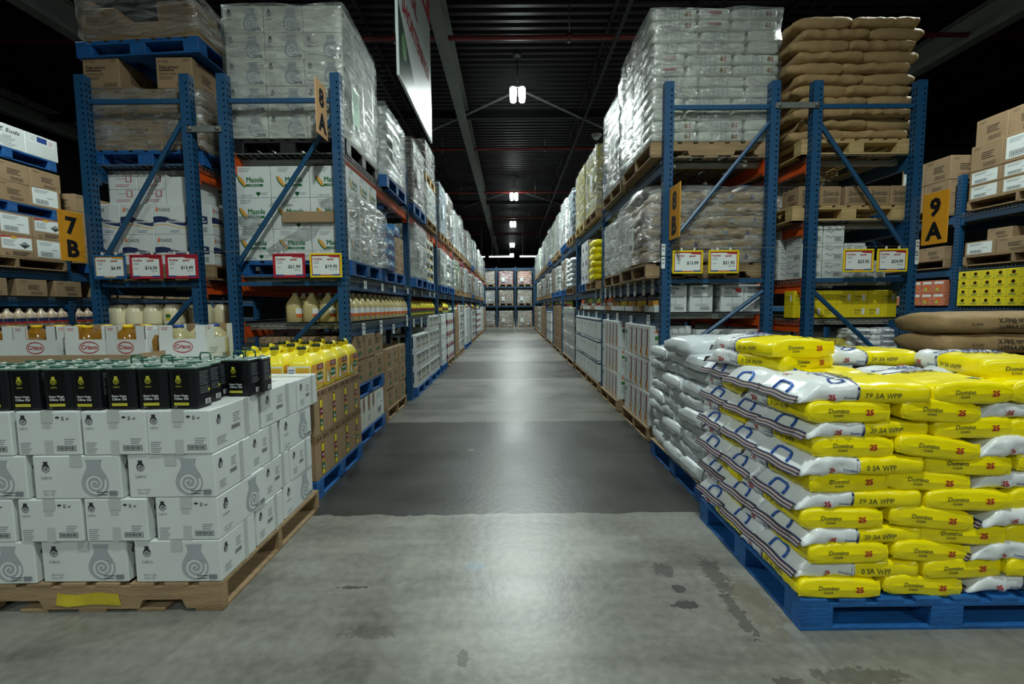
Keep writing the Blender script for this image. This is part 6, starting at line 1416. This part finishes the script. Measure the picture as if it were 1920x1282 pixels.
# ============================================================ rack 9A
pallet('pale', 'pale wooden pallet under the tall brown sack pile at 9A', 3.30, 4.98, 2.805, 1.05, 1.1)
bs = lambda q, L_: plain_sack('bigbrown', L_, .55, .115, 'kraft_sack', q, 'both', .012, None, n=3.2, ep=8, sag=.05)
for L in range(11):
    z = 2.948 + L * .1035; x0 = 3.30 + .03 * math.sin(L * .8); sp = 1.0 + .012 * L
    if L % 2:
        O('brown_sack', bs(L % 3, .62), (x0 - .20 * sp, 4.76, z), J(.04), None, 'kraft sack in the tall 9A pile, %s layer, long side nearer 8B' % ORD[L], 'sack', 'tall brown sack pile')
        O('brown_sack', bs((L + 1) % 3, .55), (x0 + .32 * sp, 4.78, z), PI / 2 + J(.04), None, 'kraft sack in the tall 9A pile, %s layer, end toward cross aisle' % ORD[L], 'sack', 'tall brown sack pile')
    else:
        O('brown_sack', bs(L % 3, .55), (x0 - .30 * sp, 4.78, z), PI / 2 + J(.04), None, 'kraft sack in the tall 9A pile, %s layer, end outward nearer 8B' % ORD[L], 'sack', 'tall brown sack pile')
        O('brown_sack', bs((L + 1) % 3, .62), (x0 + .22 * sp, 4.76, z), J(.04), None, 'kraft sack in the tall 9A pile, %s layer, long side by post' % ORD[L], 'sack', 'tall brown sack pile')
    O('brown_sack', bs((L + 2) % 3, .62), (x0 - .2, 5.28, z), J(.04), None, 'kraft sack in the tall 9A pile, %s layer, second row' % ORD[L], 'sack', 'tall brown sack pile')
pallet('pale', 'pale wooden pallet under sweetener cartons at rack 9A', 3.28, YR + .5, 2.195, 1.1, 1.0)
sw = carton('sweetener_carton', .205, .28, .185, 'kraft', 'kraft_tape', f=d_sweet, l=d_kraft, r=d_kraft)
for i, x in enumerate((2.90, 3.11, 3.36, 3.575, 3.785)): O('sweetener_carton', sw, (x, YR + .16 + J(.01), 2.338), J(.02), None, 'kraft sweetener carton on pale pallet at 9A, %s from rack 8B' % ORD[i], 'carton', 'sweetener cartons')
sb = carton('sugar_carton', .20, .26, .17, 'white_card', f=d_sugar_box, l=d_sugar_box, r=d_sugar_box); sbl = carton('sugar_carton_low', .21, .26, .10, 'white_card', f=d_sugar_box)
for c in range(4):
    for L in range((3, 3, 2, 1)[c]): O('sugar_carton', sb, (2.97 + c * .212 , YR + .05 + .13, 1.642 + L * .171), J(.02), None, 'white sugar carton at rack 9A, %s column from 8B, %s layer' % (ORD[c], ORD[L]), 'carton', 'white sugar cartons at 9A')
for L in range(3): O('sugar_carton', sb, (2.90, YR + .5, 1.642 + L * .171), .2, None, 'white sugar carton set back at 9A, %s layer' % ORD[L], 'carton', 'white sugar cartons at 9A')
cp = carton('can_pack', .145, .16, .135, 'jug_yellow_low', None, f=d_can_pack, l=d_can_pack); cp2 = carton('can_pack_plain', .145, .16, .135, 'jug_yellow_low', None)
for L in range(2):
    for c in range(7): O('yellow_pack', cp if (c + L) % 3 else cp2, (2.90 + c * .148, YR + .08 + .08, 1.252 + L * .136), 0, None, 'yellow pack on the 9A shelf, %s layer, %s from rack 8B' % (('lower', 'upper')[L], ORD[c]), 'pack', 'yellow packs on rack 9A')
lt = carton('low_tray', .36, .28, .07, 'white_card', None, f=lambda f: (f.text('NP SLR', f.w * .15, f.h * .3, f.h * .4, 'ink_navy', bold=.02), f.barcode(f.w * .6, f.h * .2, f.w * .3, f.h * .5)))
for c in range(2):
    O('low_tray', lt, (2.95 + c * .37, YR + .17, .852), 0, None, 'low white tray of yellow packs at 9A, %s from rack 8B' % ORD[c], 'tray', 'low trays at 9A')
    for i in range(3): O('yellow_pack', cached(('small_pack',), lambda: MB().cbox(-.055, .055, -.1, .1, 0, .12, 'yellow_load', .012)), (2.84 + c * .37 + i * .115, YR + .17, .924), 0, None, 'yellow pack standing on %s low tray at 9A, %s across' % (ORD[c], ORD[i]), 'pack', 'yellow packs on low trays')
wb = plain_sack('smallbag', .2, .3, .07, 'sugar_white', 0, 'both', .006, lambda sk, mb: [sk.text_end(mb, 'Domino', 0, .02, .03, 'ink_navy', .03)], n=3, ep=6)
for L in range(5):
    for c in range(2): O('white_bag', plain_sack('smallbag', .28, .18, .065, 'sugar_white', (L + c) % 3, 'both', .006, lambda sk, mb: [sk.text_side(mb, 'Domino', 0, -1, -.01, .03, 'ink_navy', .02)], n=3, ep=6), (3.50 + c * .24, YR + .12, .852 + L * .056), J(.06), None, 'small white bag with blue print at 9A, %s layer, %s across' % (ORD[L], ORD[c]), 'bag', 'small white bags at 9A')
auto(1, 2.805, 'top', [(7.3, 1.0, .9, 'box', 'kraft', 'wood', 'wrapped kraft cartons')], '9A', 3.9)
auto(1, 2.195, 'middle', [(6.0, 1.0, .45, 'box', 'kraft', 'wood', 'low kraft cartons')], '9A', 3.9)
# ============================================================ rack across from 9A
bx = 6.75
kx = carton('kraft_wide', .42, .43, .36, 'kraft', 'kraft_tape', l=d_kraft, f=d_kraft); kxs = carton('kraft_wide_sheet', .42, .43, .36, 'kraft', 'kraft_tape', l=d_sheet, f=d_kraft); kl = carton('kraft_low', .42, .43, .2, 'kraft', 'kraft_tape', l=d_kraft, f=d_kraft); kls = carton('kraft_low_sheet', .42, .43, .2, 'kraft', 'kraft_tape', l=d_sheet, f=d_kraft)
for y0, tag_ in ((5.5, 'near'), (7.12, 'far')):
    n = 3 if tag_ == 'near' else 2
    pallet('wood', 'wooden pallet in the %s bay across from 9A, upper beam' % ('first', 'second')[tag_ == 'far'], bx + .5, y0 + .65, 2.725, 1.0, 1.34)
    for L, (a, b, hh) in enumerate(((kl, kls, .2), (kl, kls, .2), (kx, kxs, .36), (kx, kx, .36))):
        z = 2.868 + (0, .204, .41, .775)[L]
        for i in range(n): 
            if L == 3 and tag_ == 'far': continue
            O('kraft_carton', (a, b, b if L < 2 else a)[i], (bx + .22 + .05 * (L == 3), y0 + .22 + i * .44, z), J(.02), None, 'kraft carton across from 9A, %s bay, %s layer, %s along' % (('first', 'second')[tag_ == 'far'], ORD[L], ORD[i]), 'carton', 'kraft cartons across from 9A')
    pallet('wood', 'wooden pallet in the %s bay across from 9A, middle beam' % ('first', 'second')[tag_ == 'far'], bx + .5, y0 + .65, 1.925, 1.0, 1.34)
    for i in range(n): O('kraft_carton', (kl, kl, kls)[i], (bx + .22, y0 + .22 + i * .44, 2.068), J(.05), None, 'low kraft carton on the middle beam across from 9A, %s bay, %s along' % (('first', 'second')[tag_ == 'far'], ORD[i]), 'carton', 'low kraft cartons across from 9A')
    if n == 3:
        for i in range(2): O('kraft_carton', carton('kraft_tiny', .3, .3, .15, 'kraft', 'kraft_tape', l=d_kraft), (bx + .2, y0 + .4 + i * .5, 2.27), .1, None, 'small kraft carton atop low cartons across from 9A, %s along' % ORD[i], 'carton', 'small kraft cartons across from 9A')
        O('green_bag', plain_sack('greenbag', .4, .4, .15, 'green_paper', 0, 'both', .02, n=2.2, ep=4), (bx + .12, 5.62, 2.30), .3, None, 'mint green plastic bag among cartons across from 9A', 'bag')
cb = carton('can_box', .15, .165, .125, 'jug_yellow_low', None, l=d_pack, f=d_pack)
for L in range(4):
    for i in range(9):
        if L < 4: O('yellow_box', cb, (bx + .09, 5.46 + i * .168, 1.342 + L * .127), 0, None, 'small yellow box across from 9A, %s layer, %s along the wall' % (ORD[L], ORD[i]), 'box', 'yellow boxes across from 9A')
pk = carton('pink_case', .2, .40, .2, 'pink_pack', None, l=d_pink)
for L in range(2):
    for i in range(4): O('juice_pack', pk, (bx + .12, 7.3 + i * .405, 1.342 + L * .202), 0, None, 'bright fruit-print pack across from 9A, %s layer, %s past the post' % (ORD[L], ORD[i]), 'pack', 'fruit-print packs')
